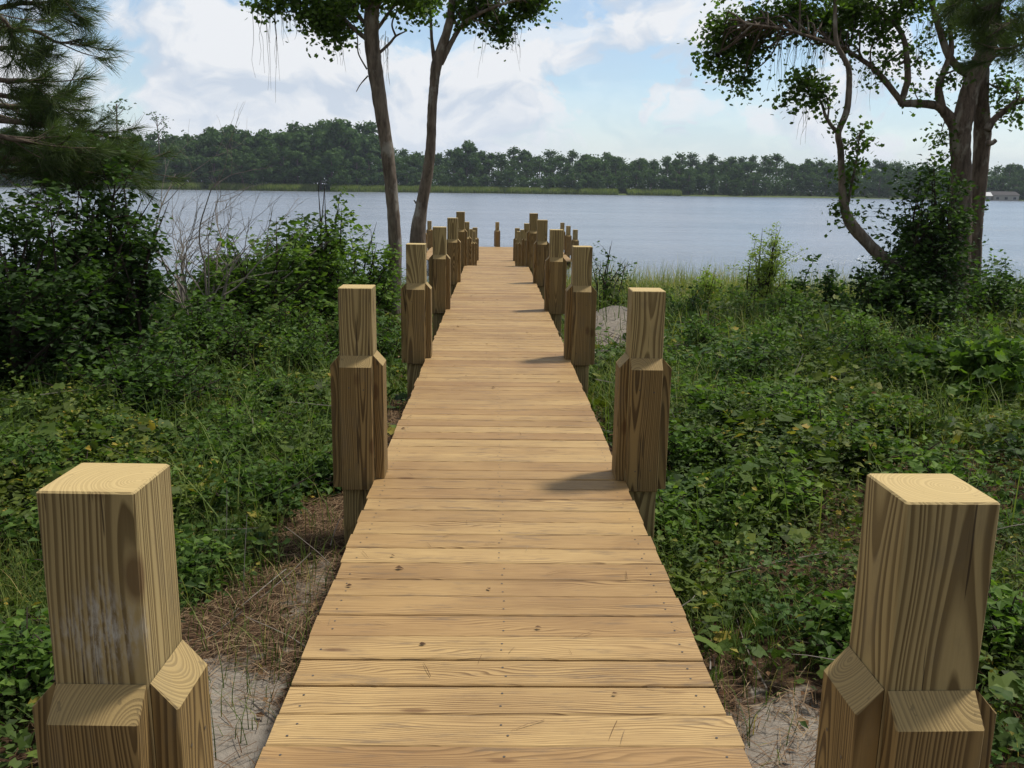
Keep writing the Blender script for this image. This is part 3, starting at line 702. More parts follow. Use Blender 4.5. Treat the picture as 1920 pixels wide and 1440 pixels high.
# ------------------------------------------------------------------ trees
def px_line(pts, Y, wob=0.0):
    return np.array([at(p[0], p[1], Y + (p[2] if len(p) > 2 else 0)) for p in pts])
def twigs_and_leaves(ta, fa, anchors, blobs, Y, lsize, tint, tw_r=.012, tmpl=LOBED, droop=-.5, per=26, spread=1.0):
    """blobs: (px, py, rx, ry, n_twigs[, dy]) ; each twig runs from the nearest anchor point to a random point of the blob"""
    A = np.asarray(anchors)
    for b in blobs:
        px, py, rx, ry, nt = b[:5]; dy = b[5] if len(b) > 5 else 0
        c = at(px, py, Y + dy); ax = rx * Y / F; az = ry * Y / F; ad = max(ax, az) * .9
        cl = None
        for k in range(nt):
            v = RNG.normal(0, 1, 3); v = v / np.linalg.norm(v) * random.random() ** .45
            e = c + v * np.array([ax, ad, az])
            if cl is None or k % 4 == 0:
                j = np.argmin(((A - e) ** 2).sum(1) + RNG.random(len(A)) * .15); src = A[j]
                m = (src + c) / 2 + RNG.normal(0, .08, 3) * (1 + np.linalg.norm(c - src) * .3); m[2] += .08 * np.linalg.norm(c - src)
                hub = c + (e - c) * .35
                limb = catmull([src, m, hub], 5); tube(ta, limb, [tw_r, tw_r * .45], 5); cl = hub
            P = catmull([cl, (cl + e) / 2 + RNG.normal(0, .03, 3), e], 3)
            tube(ta, P, [tw_r * .4, .0018], 3)
            n = per; t = RNG.random(n)[:, None]
            L = cl * (1 - t) * .8 + cl * .2 * (1 - t) + e * t + RNG.normal(0, .055 * spread, (n, 3))
            leaves(fa, L, lsize * RNG.uniform(.55, 1.25, n), np.clip(tint + RNG.normal(0, .2, n), 0, 1), tmpl, droop, 1.0, .6)
def tree(name, label, limbs, blobs, Y, lsize, tint, bark, mat, group=None, base=None, per=24, tmpl=LOBED, spread=2.0, tw_r=.012):
    """limbs: (list of (px, py[, dy]), [width px ...])"""
    ta, fa = Acc(), Acc(); anchors = []
    for li, (pts, wd) in enumerate(limbs):
        P = px_line(pts, Y)
        if li == 0:                                  # carry the trunk down into the soil
            g = P[0].copy(); g[2] = min(g[2], float(hz(g[0], g[1])) - .15); g[0] += (P[0] - P[1])[0] * .3
            P = np.vstack([g, P]); wd = [wd[0] * 1.35] + list(wd)
            root_loc = g
        C = catmull(P, 7)
        r = np.array(wd) * .5 * Y / F
        tube(ta, C, r, 12 if li < 2 else 8, lump=.10)
        anchors += list(C[len(C) // 3:])
    org = np.array([root_loc[0], root_loc[1], float(hz(root_loc[0], root_loc[1]))])
    twigs_and_leaves(ta, fa, anchors, blobs, Y, lsize, tint, per=per, tmpl=tmpl, spread=spread, tw_r=tw_r)
    root = empty(name, tuple(org), label, 'tree', group)
    link('trunk', ta.mesh('trunk', bark, True, origin=org), root)
    if fa.n: link('crown', fa.mesh('crown', mat, origin=org), root)
    return root
random.seed(11); RNG = np.random.default_rng(11)
# centre left tree: thick bare trunk
tree('broadleaf_tree', 'tall tree with thick curving trunk left of the far posts, lichen on its bark',
 [([(738, 560), (741, 470), (736, 380), (727, 290), (716, 215), (704, 135), (697, 70), (698, 0), (706, -120, .3), (700, -260, .2)], [28, 25, 23, 24, 25, 27, 27, 26, 20, 10]),
  ([(690, 75), (665, 55), (645, 35), (615, 10, .3), (560, -25, .5), (500, -30, .8)], [9, 8, 6, 5, 4, 3]),
  ([(703, 60), (725, 30), (742, 8), (775, -20, -.3), (840, -60, -.5)], [7, 6, 5, 5, 3]),
  ([(708, 102), (730, 82), (742, 68), (762, 58, -.3)], [6, 5, 4, 2]),
  ([(742, 68), (735, 45), (745, 20), (760, 5)], [4, 3, 3, 2]),
  ([(690, 50), (670, 25), (655, -20), (640, -90, -.4)], [8, 7, 7, 4]),
  ([(690, 142), (676, 158), (668, 172)], [3, 2, 1.5]),
  ([(688, 130), (672, 100), (670, 70), (662, 40)], [3, 2.5, 2, 1.5])],
 [(500, 2, 40, 18, 16), (560, -15, 55, 28, 26), (600, 30, 60, 28, 46), (628, 58, 32, 16, 18), (640, 5, 60, 35, 36, .5), (700, -20, 90, 40, 50), (760, -12, 60, 26, 30, -.4), (790, 5, 40, 22, 26), (640, -120, 160, 80, 40, .6), (760, -140, 140, 80, 40, -.6), (690, -240, 130, 70, 36)],
 12.0, .054, .4, M['bark'], M['canopy'], 'tall trees framing the lake')
# second trunk
tree('broadleaf_tree', 'slimmer tree whose bare trunk leans behind the far left posts, forked high up',
 [([(783, 455), (790, 390), (801, 330), (808, 270), (810, 210), (814, 160), (819, 120), (838, 60), (846, 20), (852, -60, .3), (850, -180)], [30, 22, 21, 18, 17, 17, 20, 16, 14, 12, 6]),
  ([(817, 125), (810, 80), (808, 40), (806, 0), (800, -80)], [10, 6, 5, 5, 4]),
  ([(826, 120), (846, 80), (866, 48), (890, 30, -.3), (930, 12, -.4), (985, -5, -.5)], [11, 9, 8, 6, 5, 3]),
  ([(860, 55), (848, 20), (860, -20)], [5, 4, 3]),
  ([(781, 382), (776, 375)], [4, 2])],
 [(905, 12, 60, 32, 46), (940, 55, 26, 22, 22), (985, 8, 52, 28, 40), (1010, -15, 40, 22, 20), (890, -50, 110, 50, 50), (800, -110, 120, 60, 50), (880, -180, 120, 60, 50, .6), (870, 22, 22, 22, 14)],
 15.0, .060, .4, M['bark'], M['canopy'], 'tall trees framing the lake')
# right tree
tree('old_broadleaf_tree', 'massive gnarled tree at right with two joined trunks and vines at its foot',
 [([(1786, 548), (1797, 460), (1801, 400), (1802, 311), (1800, 250), (1810, 205), (1820, 165), (1836, 125), (1850, 90), (1858, 30), (1862, -60)], [54, 44, 40, 35, 38, 36, 32, 34, 34, 30, 20]),
  ([(1822, 555, .35), (1828, 440, .3), (1832, 389, .3), (1837, 331, .3), (1842, 253, .3), (1840, 194, .2), (1842, 130, .1)], [30, 26, 26, 28, 31, 26, 24]),
  ([(1797, 245), (1776, 215), (1755, 198), (1716, 194), (1688, 194)], [28, 20, 15, 14, 12]),
  ([(1690, 194), (1684, 183), (1653, 144), (1638, 128), (1611, 109), (1572, 86, -.3), (1533, 74, -.4), (1470, 55, -.6), (1400, 45, -.7)], [12, 11, 11, 9, 8, 7, 6, 5, 3]),
  ([(1690, 192), (1698, 165), (1702, 148), (1700, 109), (1696, 78), (1677, 43), (1630, 12, .3), (1560, -20, .5), (1480, -30, .6)], [12, 12, 12, 11, 10, 9, 7, 5, 4]),
  ([(1766, 205), (1760, 170), (1764, 150), (1776, 118), (1784, 95), (1780, 40)], [17, 14, 12, 11, 10, 8]),
  ([(1830, 140), (1812, 136), (1795, 125), (1777, 100), (1760, 50), (1740, -20)], [20, 17, 14, 14, 12, 8]),
  ([(1850, 245), (1862, 226), (1880, 211), (1902, 194), (1925, 185), (1980, 160)], [16, 13, 11, 11, 10, 6]),
  ([(1850, 268), (1860, 268), (1867, 263)], [12, 9, 8])],
 [(1355, 55, 40, 32, 38), (1345, 105, 38, 24, 30), (1400, 90, 48, 34, 44), (1392, 150, 26, 16, 14), (1430, 40, 60, 32, 46), (1500, 30, 60, 42, 60), (1560, 45, 50, 36, 40), (1590, 85, 20, 20, 10), (1600, 15, 70, 32, 50), (1700, 5, 60, 30, 40), (1650, 60, 50, 40, 26), (1720, 105, 14, 40, 8), (1668, 110, 18, 34, 8), (1640, 135, 15, 12, 5), (1720, 175, 20, 10, 4), (1780, 150, 20, 16, 8), (1870, 60, 80, 60, 60), (1800, 20, 60, 50, 50), (1885, 170, 34, 26, 16), (1900, 205, 28, 16, 8), (1765, 245, 8, 35, 6), (1770, 305, 7, 20, 3), (1500, -70, 160, 50, 40), (1700, -90, 160, 60, 40), (1880, -80, 110, 60, 34)],
 13.0, .055, .4, M['bark2'], M['canopy'], 'tall trees framing the lake', per=19, tw_r=.014, spread=2.2)
tree('curved_sapling', 'slender tree with an S-curved trunk leaning out left of the massive right tree',
 [([(1690, 520, .1), (1661, 490), (1630, 459), (1599, 424), (1586, 400), (1580, 365), (1578, 320), (1576, 280), (1572, 249), (1587, 210), (1592, 167), (1591, 128), (1580, 105), (1568, 78), (1566, 20), (1570, -60)], [26, 24, 22, 22, 18, 15, 12, 12, 11, 12, 11, 10, 9, 8, 7, 5]),
  ([(1572, 250), (1560, 237), (1548, 218), (1541, 195), (1527, 175), (1505, 160)], [9, 7, 6, 5, 4, 2]),
  ([(1552, 222), (1554, 200), (1550, 180)], [4, 3, 2]),
  ([(1586, 400), (1596, 350), (1606, 300), (1612, 250)], [6, 5, 4, 2])],
 [(1505, 155, 26, 20, 20), (1530, 175, 26, 20, 18), (1480, 185, 12, 14, 6), (1612, 262, 14, 20, 9), (1603, 300, 13, 16, 5), (1598, 345, 18, 24, 7), (1578, 395, 16, 18, 8), (1565, 228, 6, 10, 2), (1560, -40, 90, 50, 30)],
 12.2, .058, .4, M['bark'], M['canopy'], 'tall trees framing the lake', per=17, tw_r=.008, spread=1.8)
shrub('climbing_vine', 'dense dark vine and bush swallowing the left side of the massive right trunk', 'vine', 1735, 12.4, 2.75, .55, 8000, .085, S, (.32, .18), 54, airy=.5)
shrub('climbing_vine', 'vine foliage around the right trunk foot, against the lake', 'vine', 1860, 13.3, 1.35, .5, 2400, .085, S, (.4, .2), 26, airy=.5)
shrub('climbing_vine', 'low dark leafy bush where the S-curved trunk leans out', 'vine', 1668, 11.9, 1.35, .55, 3600, .08, S, (.3, .2), 34, airy=.5)

# ---- pines: needle tufts on boughs
def tuft(acc, c, d, n, L, t):
    d = d / (np.linalg.norm(d) + 1e-9)
    v = RNG.normal(0, .55, (n, 3)) + d; v /= np.linalg.norm(v, axis=1)[:, None]; v[:, 2] -= .12
    b = c - d * (RNG.random(n) * L * .8)[:, None]
    g = RNG.normal(size=(n, 3)); nn = g - (g * v).sum(1)[:, None] * v; nn /= np.linalg.norm(nn, axis=1)[:, None]
    leaves(acc, b, L * RNG.uniform(.7, 1.1, n), np.clip(t + RNG.normal(0, .18, n), 0, 1), NEEDLE, fr=(v, nn), wid=.020)
def pine(label, trunk, boughs, Y, L=.17, tw=.62, per=85, n_t=9, group='pines at the frame edges'):
    ta, fa = Acc(), Acc(); P = px_line(trunk[0], Y); g = P[0].copy(); g[2] = float(hz(g[0], g[1])) - .2; P = np.vstack([g, P])
    T = catmull(P, 6); tube(ta, T, np.array(trunk[1]) * .5 * Y / F, 10, lump=.1)
    for b in boughs:
        pts, nt = b[0], b[1]; B = catmull(px_line(pts, Y), 5)
        j = np.argmin(((T - B[0]) ** 2).sum(1)); B = np.vstack([T[j], B]); tube(ta, B, [.028, .005], 6)
        for k in range(nt):
            u = random.uniform(.25, 1.0); i = int(u * (len(B) - 2)); s = B[i]; dr = B[i + 1] - B[i]; dr /= np.linalg.norm(dr) + 1e-9
            e = s + dr * random.uniform(.05, .25) + RNG.normal(0, 1, 3) * np.array([.22, .22, .16]) * tw
            if k == 0: e = B[-1]; s = B[-2]
            tube(ta, catmull([s, (s + e) / 2 - [0, 0, .02], e], 3), [.006, .003], 4)
            dd = e - s; dd = dd / (np.linalg.norm(dd) + 1e-9) + np.array([0, 0, .25])
            tuft(fa, e, dd, per, L, .35)
    root = empty('pine_tree', tuple([g[0], g[1], g[2] + .2]), label, 'tree', group); org = np.array(root.location)
    link('trunk', ta.mesh('trunk', M['bark2'], True, origin=org), root); link('needles', fa.mesh('needles', M['needle'], origin=org), root)
random.seed(5); RNG = np.random.default_rng(5)
pine('long-needled pine reaching in from the left frame edge above the dark shrubs',
 ([(-150, 600), (-140, 300), (-135, 0), (-130, -300), (-130, -500)], [46, 44, 38, 32, 22, 10]),
 [([(-60, 30), (20, 10), (60, 5), (100, 15)], 22), ([(-60, 60, .4), (20, 55, .4), (70, 60, .3), (110, 80), (158, 72)], 16), ([(-60, -30), (40, -30), (110, -8), (125, 12)], 18),
  ([(-60, 110), (0, 90), (50, 95), (85, 100)], 14), ([(-60, 130, -.5), (0, 150, -.5), (45, 150, -.4), (95, 160, -.3)], 9), ([(-60, 170), (10, 180), (60, 190), (115, 200)], 22),
  ([(-60, 180, .5), (20, 200, .5), (90, 195, .5), (140, 215, .4)], 22), ([(-60, 220), (40, 230), (120, 240), (180, 250)], 26), ([(-60, 240, -.6), (20, 260, -.6), (90, 270, -.5), (150, 285, -.4)], 28),
  ([(-60, 260, .6), (60, 270, .6), (150, 280, .6), (235, 285, .5)], 28), ([(-60, 290), (60, 300), (160, 300), (260, 305)], 30), ([(-60, 200, .8), (60, 230, .8), (110, 180, .8), (150, 185, .8)], 12),
  ([(-60, 320, -.3), (30, 320, -.3), (110, 320, -.3), (190, 325, -.2)], 26), ([(-60, 300, .9), (100, 310, .9), (200, 300, .9), (280, 312, .8)], 20), ([(-60, 0, -.6), (10, 40, -.6), (30, 90, -.5)], 14), ([(-60, -90), (40, -100), (120, -90)], 16), ([(-60, -200), (40, -190), (100, -170)], 14)],
 7.6)
pine('pine with dark drooping needles hanging into the top right corner',
 ([(2120, 600), (2110, 300), (2100, 0), (2090, -300)], [46, 44, 38, 32, 20]),
 [([(2040, -40), (1950, -30), (1880, 0), (1830, 30)], 26), ([(2040, 0, .4), (1960, 10, .4), (1900, 40, .3), (1850, 70)], 26), ([(2040, 30), (1980, 50), (1920, 80), (1890, 95)], 20),
  ([(2040, -80, -.4), (1940, -60, -.4), (1850, -30, -.4), (1780, 5, -.3)], 24), ([(2040, 40, -.6), (1990, 70, -.6), (1940, 100, -.5)], 10), ([(2040, -120), (1900, -100), (1800, -60)], 18)],
 8.4)

# hanging moss and dead vines
def moss(px, py, Y, w, L, n, label, mat='moss', drift=0.0, r=.0035):
    c = at(px, py, Y); a1 = Acc(); ww = w * Y / F; LL = L * Y / F
    for k in range(n):
        s = np.array([random.gauss(0, ww * .5), random.gauss(0, ww * .4), random.uniform(-.02, .08)])
        l = LL * random.uniform(.35, 1.0); q = [s]
        for i in range(4): q.append(q[-1] + np.array([random.gauss(drift * .03, .022), random.gauss(0, .02), -l / 4]))
        tube(a1, catmull(q, 2), [r, r * .4], 3)
    root = link('hanging_vine', a1.mesh('hanging_vine', M[mat]), None, tuple(c)); tag(root, label, 'vine', 'dead vines and moss hanging from the trees')
moss(508, 15, 12, 26, 165, 12, 'long dead vine strands hanging below the leftmost leaves of the thick-trunked tree', 'twig')
moss(545, 25, 12, 22, 60, 14, 'short tangle of dead vine between the leftmost leaves and the crown of the thick-trunked tree')
moss(634, 70, 12, 8, 60, 6, 'thin strands hanging left of the thick trunk, below its lowest leaves')
moss(722, 70, 12, 10, 95, 9, 'thin strands hanging just right of the thick trunk')
moss(965, 40, 15, 9, 85, 10, 'dark vine strand hanging right of the forked slender trunk', 'twig')
moss(905, 45, 15, 14, 95, 5, 'wispy strands hanging from the right limb of the forked slender tree')
moss(1475, 60, 13, 26, 110, 26, 'grey moss hanging from the middle of the left limb of the massive right tree')
moss(1530, 75, 13, 30, 95, 26, 'grey moss hanging right above the S-curved tree')
moss(1512, 205, 12.2, 12, 70, 7, 'sparse grey strands hanging below the leaf cluster of the S-curved tree')
moss(1620, 120, 13, 22, 90, 8, 'few thin strands hanging below the upper left limb of the massive tree')
moss(1745, 45, 13, 24, 70, 22, 'grey moss hanging left of the dark pine needles')

# bare branching bush at left
def bare(px, Y, topy, label, spread=.9, n=9, mat='pale_twig'):
    X = at(px, 450, Y)[0]; z = float(hz(X, Y)); h = at(px, topy, Y)[2] - z; a1 = Acc()
    def grow(p, d, L, r, lev):
        q = [p]; dd = d.copy()
        for i in range(4):
            dd = dd + RNG.normal(0, .13, 3); dd[2] += .02; dd /= np.linalg.norm(dd); q.append(q[-1] + dd * L / 4)
        tube(a1, catmull(q, 2), [r, r * .5], 5 if lev < 2 else 3)
        if lev < 4:
            for k in range(3 if lev < 2 else 2):
                j = random.choice([2, 3, 4]); nd = dd + RNG.normal(0, .5, 3) * np.array([1, .8, .6]); nd /= np.linalg.norm(nd)
                grow(q[j], nd, L * random.uniform(.5, .75), r * .55, lev + 1)
    for k in range(n):
        d = np.array([random.uniform(-spread, spread), random.uniform(-.5, .5), 1.0]); d /= np.linalg.norm(d)
        grow(np.zeros(3), d, h * random.uniform(.40, .55), .018, 0)
    tag(link('bare_bush', a1.mesh('bare_bush', M[mat]), None, (X, Y, z)), label, 'bush')
bare(372, 9.6, 225, 'leafless pale branching bush standing against the water at left', .75, 10)

# ------------------------------------------------------------------ far shore
random.seed(21); RNG = np.random.default_rng(21)
def far_proto(kind):
    """returns (crown mesh, trunk mesh) of unit height"""
    fa, ta = Acc(), Acc()
    if kind == 'pine':
        th = .62; tube(ta, np.array([[0, 0, 0], [.01, 0, .4], [0, .01, .9]]), [.018, .010], 6)
        for k in range(16):
            z = random.uniform(th, .98); r = .15 * (1.15 - (z - th) / (1 - th)) ; an = random.uniform(0, 2 * PI)
            c = np.array([r * math.cos(an), r * math.sin(an), z]); tube(ta, np.array([[0, 0, z - .05], c]), [.006, .003], 4)
            n = 34; P = c + RNG.normal(0, 1, (n, 3)) * np.array([.05, .05, .028])
            leaves(fa, P, RNG.uniform(.04, .08, n), np.clip(.3 + RNG.normal(0, .18, n) + (P[:, 2] - c[2]) * 4, 0, 1), LEAF, 0, 1.4, .5)
    elif kind == 'bare':
        tube(ta, np.array([[0, 0, 0], [.01, 0, .4], [0.03, .01, .95]]), [.016, .007], 6)
        for k in range(6):
            z = random.uniform(.65, .95); an = random.uniform(0, 2 * PI); c = np.array([.1 * math.cos(an), .1 * math.sin(an), z + .03])
            tube(ta, np.array([[0.015, 0, z - .08], c]), [.006, .003], 4); n = 22; P = c + RNG.normal(0, 1, (n, 3)) * np.array([.04, .04, .02])
            leaves(fa, P, RNG.uniform(.02, .05, n), np.clip(.3 + RNG.normal(0, .18, n), 0, 1), LEAF, 0, 1.4, .5)
    else:
        lo = .12 if kind == 'bushy' else .3; wd = .34 if kind == 'bushy' else .27
        tube(ta, np.array([[0, 0, 0], [.01, 0, .4], [0, .01, .8]]), [.025, .012], 6)
        for k in range(28):
            z = random.uniform(lo, .93); env = math.sin(PI * min(1, max(.08, (z - lo + .12) / (1.12 - lo)))) ** .7
            an = random.uniform(0, 2 * PI); r = wd * env * math.sqrt(random.random())
            c = np.array([r * math.cos(an), r * math.sin(an), z]); s = random.uniform(.07, .12)
            tube(ta, np.array([[0, 0, max(.1, z - .15)], c]), [.008, .003], 4)
            n = 80; v = RNG.normal(0, 1, (n, 3)); v /= np.linalg.norm(v, axis=1)[:, None]
            P = c + v * s * np.array([1, 1, .75]) * RNG.uniform(.6, 1.1, n)[:, None]
            g = v + RNG.normal(0, .4, (n, 3)); a = RNG.normal(0, 1, (n, 3)); a -= (a * g).sum(1)[:, None] / (g * g).sum(1)[:, None] * g; a /= np.linalg.norm(a, axis=1)[:, None]; g /= np.linalg.norm(g, axis=1)[:, None]; g -= (g * a).sum(1)[:, None] * a
            leaves(fa, P, RNG.uniform(.035, .07, n), np.clip(.34 + random.uniform(-.16, .16) + RNG.normal(0, .15, n) + v[:, 2] * .15, 0, 1), LEAF, fr=(a, g), wid=1.5)
    return fa.mesh('crown', M['far']), ta.mesh('trunk', M['barkfar'], True)
protos = {k: [far_proto(k) for _ in range(3)] for k in ('pine', 'round', 'bushy', 'bare')}
def far_tree(px, top, Y, kind, label=None, grp='trees on the far shore', base=None, fat=1.0):
    X = at(px, 330, Y)[0]; z = float(hz(X, Y)) - .2; h = at(px, top, Y)[2] - z
    if h < 3: h = 3.0
    root = empty('far_pine' if kind in ('pine', 'bare') else 'far_tree', (X, Y, z), label or {'pine': 'slim pine with a small flat crown in the far woods', 'bare': 'thin bare-trunked tree with sparse tufts in the far woods', 'round': 'round-crowned green tree in the far shore woods', 'bushy': 'low spreading dark tree at the foot of the far woods'}[kind], 'tree', grp)
    w = h * random.uniform(.9, 1.25) * fat
    root.scale = (w, w, h); root.rotation_euler = (0, 0, random.uniform(0, 6.28))
    c, t = random.choice(protos[kind]); link('crown', c, root); link('trunk', t, root)
TL_x = [-150, 150, 200, 240, 260, 330, 430, 520, 590, 650, 700, 718, 735, 850, 900, 1000, 1100, 1200, 1300, 1400, 1500, 1600, 1700, 1770, 1840, 1860, 1900, 2080]
TL_y = [235, 245, 258, 252, 244, 250, 240, 240, 232, 226, 238, 262, 282, 286, 282, 282, 288, 294, 292, 294, 296, 300, 302, 306, 322, 318, 302, 295]
def fy_at(px): 
    Y = 380.0
    for _ in range(3): Y = float(far_y(at(px, 350, Y)[0]))
    return Y
px = -60
while px < 2020:                                     # front row
    Y = fy_at(px) + random.uniform(4, 10); top = np.interp(px, TL_x, TL_y)
    lowr = 318 if px > 740 else 285
    far_tree(px, max(top + 14, lowr + random.uniform(-10, 18) + (px - 960) * .012), Y, random.choice(['bushy', 'bushy', 'round']))
    px += random.uniform(20, 28)
px = -60
while px < 2020:
    Y = fy_at(px) + random.uniform(14, 24); top = np.interp(px, TL_x, TL_y)
    far_tree(px, top + random.uniform(3, 24), Y, random.choice(['round', 'pine', 'pine', 'pine', 'bushy']) if px > 740 else random.choice(['round', 'round', 'bushy', 'pine'])); px += random.uniform(19, 27)
px = -60
while px < 2020:
    Y = fy_at(px) + random.uniform(28, 46); top = np.interp(px, TL_x, TL_y)
    far_tree(px, top + random.uniform(-5, 12), Y, random.choice(['pine', 'round', 'pine']) if px > 740 else random.choice(['round', 'round', 'pine', 'bushy'])); px += random.uniform(17, 25)
far_tree(875, 263, 404, 'round', 'round-topped tree standing above the far treeline right of the slender trunk', fat=.8)
far_tree(222, 186, 300 + 60, 'bare', 'tall thin leaning pine rising above the far woods, left one of two', fat=1.0)
far_tree(303, 210, 365, 'bare', 'thin pine rising above the far woods, right one of two', fat=.9)
far_tree(640, 224, 374, 'round', 'tallest crown of the nearer left far woods', fat=.8)
# understory and woods depth: one mass
ua = Acc(); n = 120000; X = RNG.uniform(-330, 330, n); dY = RNG.random(n) ** 1.3 * 60; Y = far_y(X) + 6 + dY
hgt = (5.5 + 8.0 * np.clip(dY / 26, 0, 1) * np.interp(X, [-60, -45], [1.5, 1])) * (.5 + fbm(X, Y, 9, 4)); Z = hz(X, Y) + RNG.random(n) * hgt
leaves(ua, np.stack([X, Y, Z], 1), RNG.uniform(.6, 1.3, n), np.clip(.25 + RNG.normal(0, .18, n), 0, 1), LEAF, 0, 1.4, .6, wid=1.4)
tag(link('far_undergrowth', ua.mesh('far_undergrowth', M['far'])), 'dark bushy undergrowth along the far shore below the trees', 'undergrowth', kind='stuff')
ra = Acc(); n = 60000; X = RNG.uniform(-150, 90, n); Y = far_y(X) + RNG.uniform(-.5, 6, n)
k = fbm(X, X * 0, 22, 9) > .38; X, Y = X[k], Y[k]; n = len(X)
blades(ra, np.stack([X, Y, hz(X, Y)], 1), RNG.uniform(1.0, 2.8, n), .22, RNG.uniform(0, .5, n), RNG.random(n))
tag(link('far_reeds', ra.mesh('far_reeds', M['reed'])), 'light green reeds and grass at the far waterline', 'reeds', kind='stuff')

# houses at the far right
def house(px, Y, w, h, dpt, label, wallc, roofc, nwin):
    X = at(px, 360, Y)[0]; z = float(hz(X, Y))
    root = empty('lakeside_house', (X, Y, z), label, 'house', 'houses on the far shore')
    a = Acc(); a.add(*boxv(-w/2, w/2, 0, dpt, 0, h, .02)); link('wall', a.mesh('wall', plain('wall_paint', wallc, .8)), root)
    a = Acc(); e = .5; rh = 1.6
    V = [(-w/2 - e, -e, h + .01), (w/2 + e, -e, h + .01), (w/2 + e, dpt + e, h + .01), (-w/2 - e, dpt + e, h + .01), (-w/2 - e, dpt/2, h + rh), (w/2 + e, dpt/2, h + rh)]
    a.add(V, [np.array([[0, 1, 5, 4], [2, 3, 4, 5], [3, 2, 1, 0]]), np.array([[0, 4, 3], [1, 2, 5]])]); link('roof', a.mesh('roof', plain('roof_shingle', roofc, .9)), root)
    for k in range(nwin):
        x = -w/2 + w * (k + .5) / nwin
        a = Acc(); a.add(*boxv(x - .75, x + .75, -.06, .02, 1.0, 2.2, .01)); f = link('window', a.mesh('window', plain('window_trim', (.5, .5, .48), .6)), root)
        a = Acc(); a.add([(x - .65, -.075, 1.08), (x + .65, -.075, 1.08), (x + .65, -.075, 2.12), (x - .65, -.075, 2.12)], np.array([[0, 1, 2, 3]])); link('pane', a.mesh('pane', plain('dark_glass', (.03, .035, .04), .15, .6)), f)
house(1888, 392, 11, 2.9, 8, 'low pale house with dark roof on the far shore at the right frame edge', (.42, .40, .35), (.09, .085, .085), 3)
house(1852, 391, 3.6, 2.6, 4, 'small white-roofed shed left of the low pale house on the far shore', (.30, .29, .26), (.80, .80, .78), 1)

# humid summer air over the lake
hm = NT('humid_air'); hv = hm.n('ShaderNodeVolumePrincipled', {'Color': (.78, .86, 1.0), 'Density': .00018, 'Anisotropy': .2})
hm.t.links.new(hv.outputs[0], hm.n('ShaderNodeOutputMaterial').inputs['Volume'])
X0, X1, Y0, Y1, Z0, Z1 = -1500, 1500, -80, 1600, -5.5, 48
hb_ = np.array([[x, y, z] for z in (Z0, Z1) for y in (Y0, Y1) for x in (X0, X1)])
tag(link('haze', np_mesh('haze', hb_, np.array([[0, 2, 3, 1], [4, 5, 7, 6], [0, 1, 5, 4], [2, 6, 7, 3], [0, 4, 6, 2], [1, 3, 7, 5]]), hm.m)), 'thin humid haze over the lake', 'haze', kind='stuff')
# ------------------------------------------------------------------ light, sky
SUN = np.array([.50, .24, 1.12]); SUN /= np.linalg.norm(SUN)
el = math.asin(SUN[2]); azw = math.atan2(SUN[0], SUN[1])
sl = bpy.data.lights.new('sun', 'SUN'); sl.energy = 3.6; sl.angle = math.radians(7); sl.color = (1.0, .955, .87)
so = bpy.data.objects.new('sun', sl); COL.objects.link(so); so.location = (5, 3, 30)
so.rotation_euler = Vector(tuple(SUN)).to_track_quat('Z', 'Y').to_euler()
w = bpy.data.worlds.new('World'); sc.world = w; w.use_nodes = True; t = w.node_tree; t.nodes.clear()
class WN(NT):
    def __init__(s, tree): s.t = tree
m = WN(t)
sky = m.n('ShaderNodeTexSky', sky_type='NISHITA', sun_disc=False, sun_elevation=el, sun_rotation=azw, air_density=1.0, dust_density=.5, ozone_density=1.5)
d = m.n('ShaderNodeTexCoord').outputs['Generated']
sep = m.n('ShaderNodeSeparateXYZ', {0: d})
dx, dy_, dzv = sep.outputs
q = m.vmath('MULTIPLY', d, (1.0, 1.0, 1.55))
warp = m.vmath('SCALE', m.vmath('SUBTRACT', m.noise(q, 5.0, 3, .55, col=True), (.5, .5, .5)), scale=.22)
q = m.vmath('ADD', q, warp)
n0 = m.noise(q, 6.4, 10, .54)
n1 = m.noise(m.vmath('ADD', q, (.008, .0, .035)), 6.4, 10, .54)
bias = m.math('MULTIPLY', dx, -.17)
bias = m.math('ADD', bias, m.math('MULTIPLY', m.math('SUBTRACT', .10, m.math('ABSOLUTE', m.math('SUBTRACT', dzv, .08))), .35))
v = m.math('ADD', n0, bias)
mask = m.ramp(v, [(.462, 0.0), (.497, .66), (.555, 1.0)])
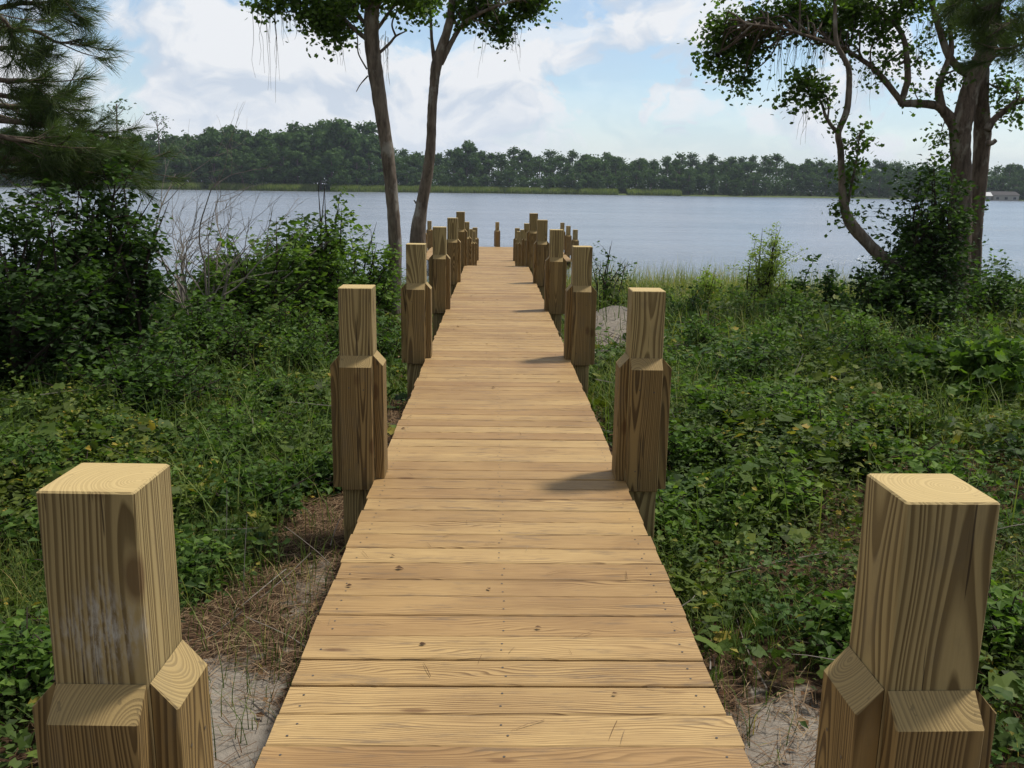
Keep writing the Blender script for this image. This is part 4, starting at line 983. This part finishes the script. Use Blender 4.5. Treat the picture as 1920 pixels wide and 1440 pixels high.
pf = m.noise(m.vmath('MULTIPLY', q, (1, 1, .85)), 13.0, 8, .6)
pw = m.ramp(dzv, [(.03, 0.0), (.07, 1.0), (.20, .8), (.26, 0.0)])
puff = m.math('MULTIPLY', m.ramp(pf, [(.54, 0.0), (.60, .9)]), pw)
mask = m.math('MAXIMUM', mask, puff)
soft = m.ramp(m.noise(m.vmath('MULTIPLY', d, (1, 1, 3.0)), 3.0, 5, .6), [(.40, .14), (.75, .50)])
mask = m.math('MAXIMUM', mask, soft)
hzm = m.ramp(dzv, [(0.0, .85), (.06, .45), (.16, .0)])
mask = m.math('MAXIMUM', mask, hzm)
lit = m.ramp(m.math('ADD', .56, m.math('MULTIPLY', m.math('SUBTRACT', n0, n1), 5.5)), [(.2, 0.0), (.75, 1.0)])
cl = m.mix(lit, (.62, .70, .81), (.87, .895, .93))
cl = m.mix(m.ramp(dzv, [(0.0, .7), (.10, 0.0)]), cl, (.78, .85, .94))
# unseen grey cloud added overhead and behind to keep ambient light low and neutral
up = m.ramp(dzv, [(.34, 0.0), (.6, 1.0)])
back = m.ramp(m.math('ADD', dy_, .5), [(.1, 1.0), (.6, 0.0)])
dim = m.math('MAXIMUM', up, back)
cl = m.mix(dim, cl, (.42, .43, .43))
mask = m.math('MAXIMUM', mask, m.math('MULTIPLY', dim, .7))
bg1 = m.n('ShaderNodeBackground', {0: m.mix(1.0, sky.outputs[0], (.93, 1.0, 1.03), 'MULTIPLY'), 1: .13})
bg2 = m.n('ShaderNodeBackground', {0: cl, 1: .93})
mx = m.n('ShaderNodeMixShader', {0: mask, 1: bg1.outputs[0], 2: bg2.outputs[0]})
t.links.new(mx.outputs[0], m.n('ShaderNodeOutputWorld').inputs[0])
vs = sc.view_settings; vs.view_transform = 'Standard'; vs.look = 'None'; vs.exposure = .10; vs.gamma = 1; vs.use_curve_mapping = False
sc.cycles.max_bounces = 6; sc.cycles.diffuse_bounces = 3; sc.cycles.transmission_bounces = 3; sc.cycles.use_denoising = True
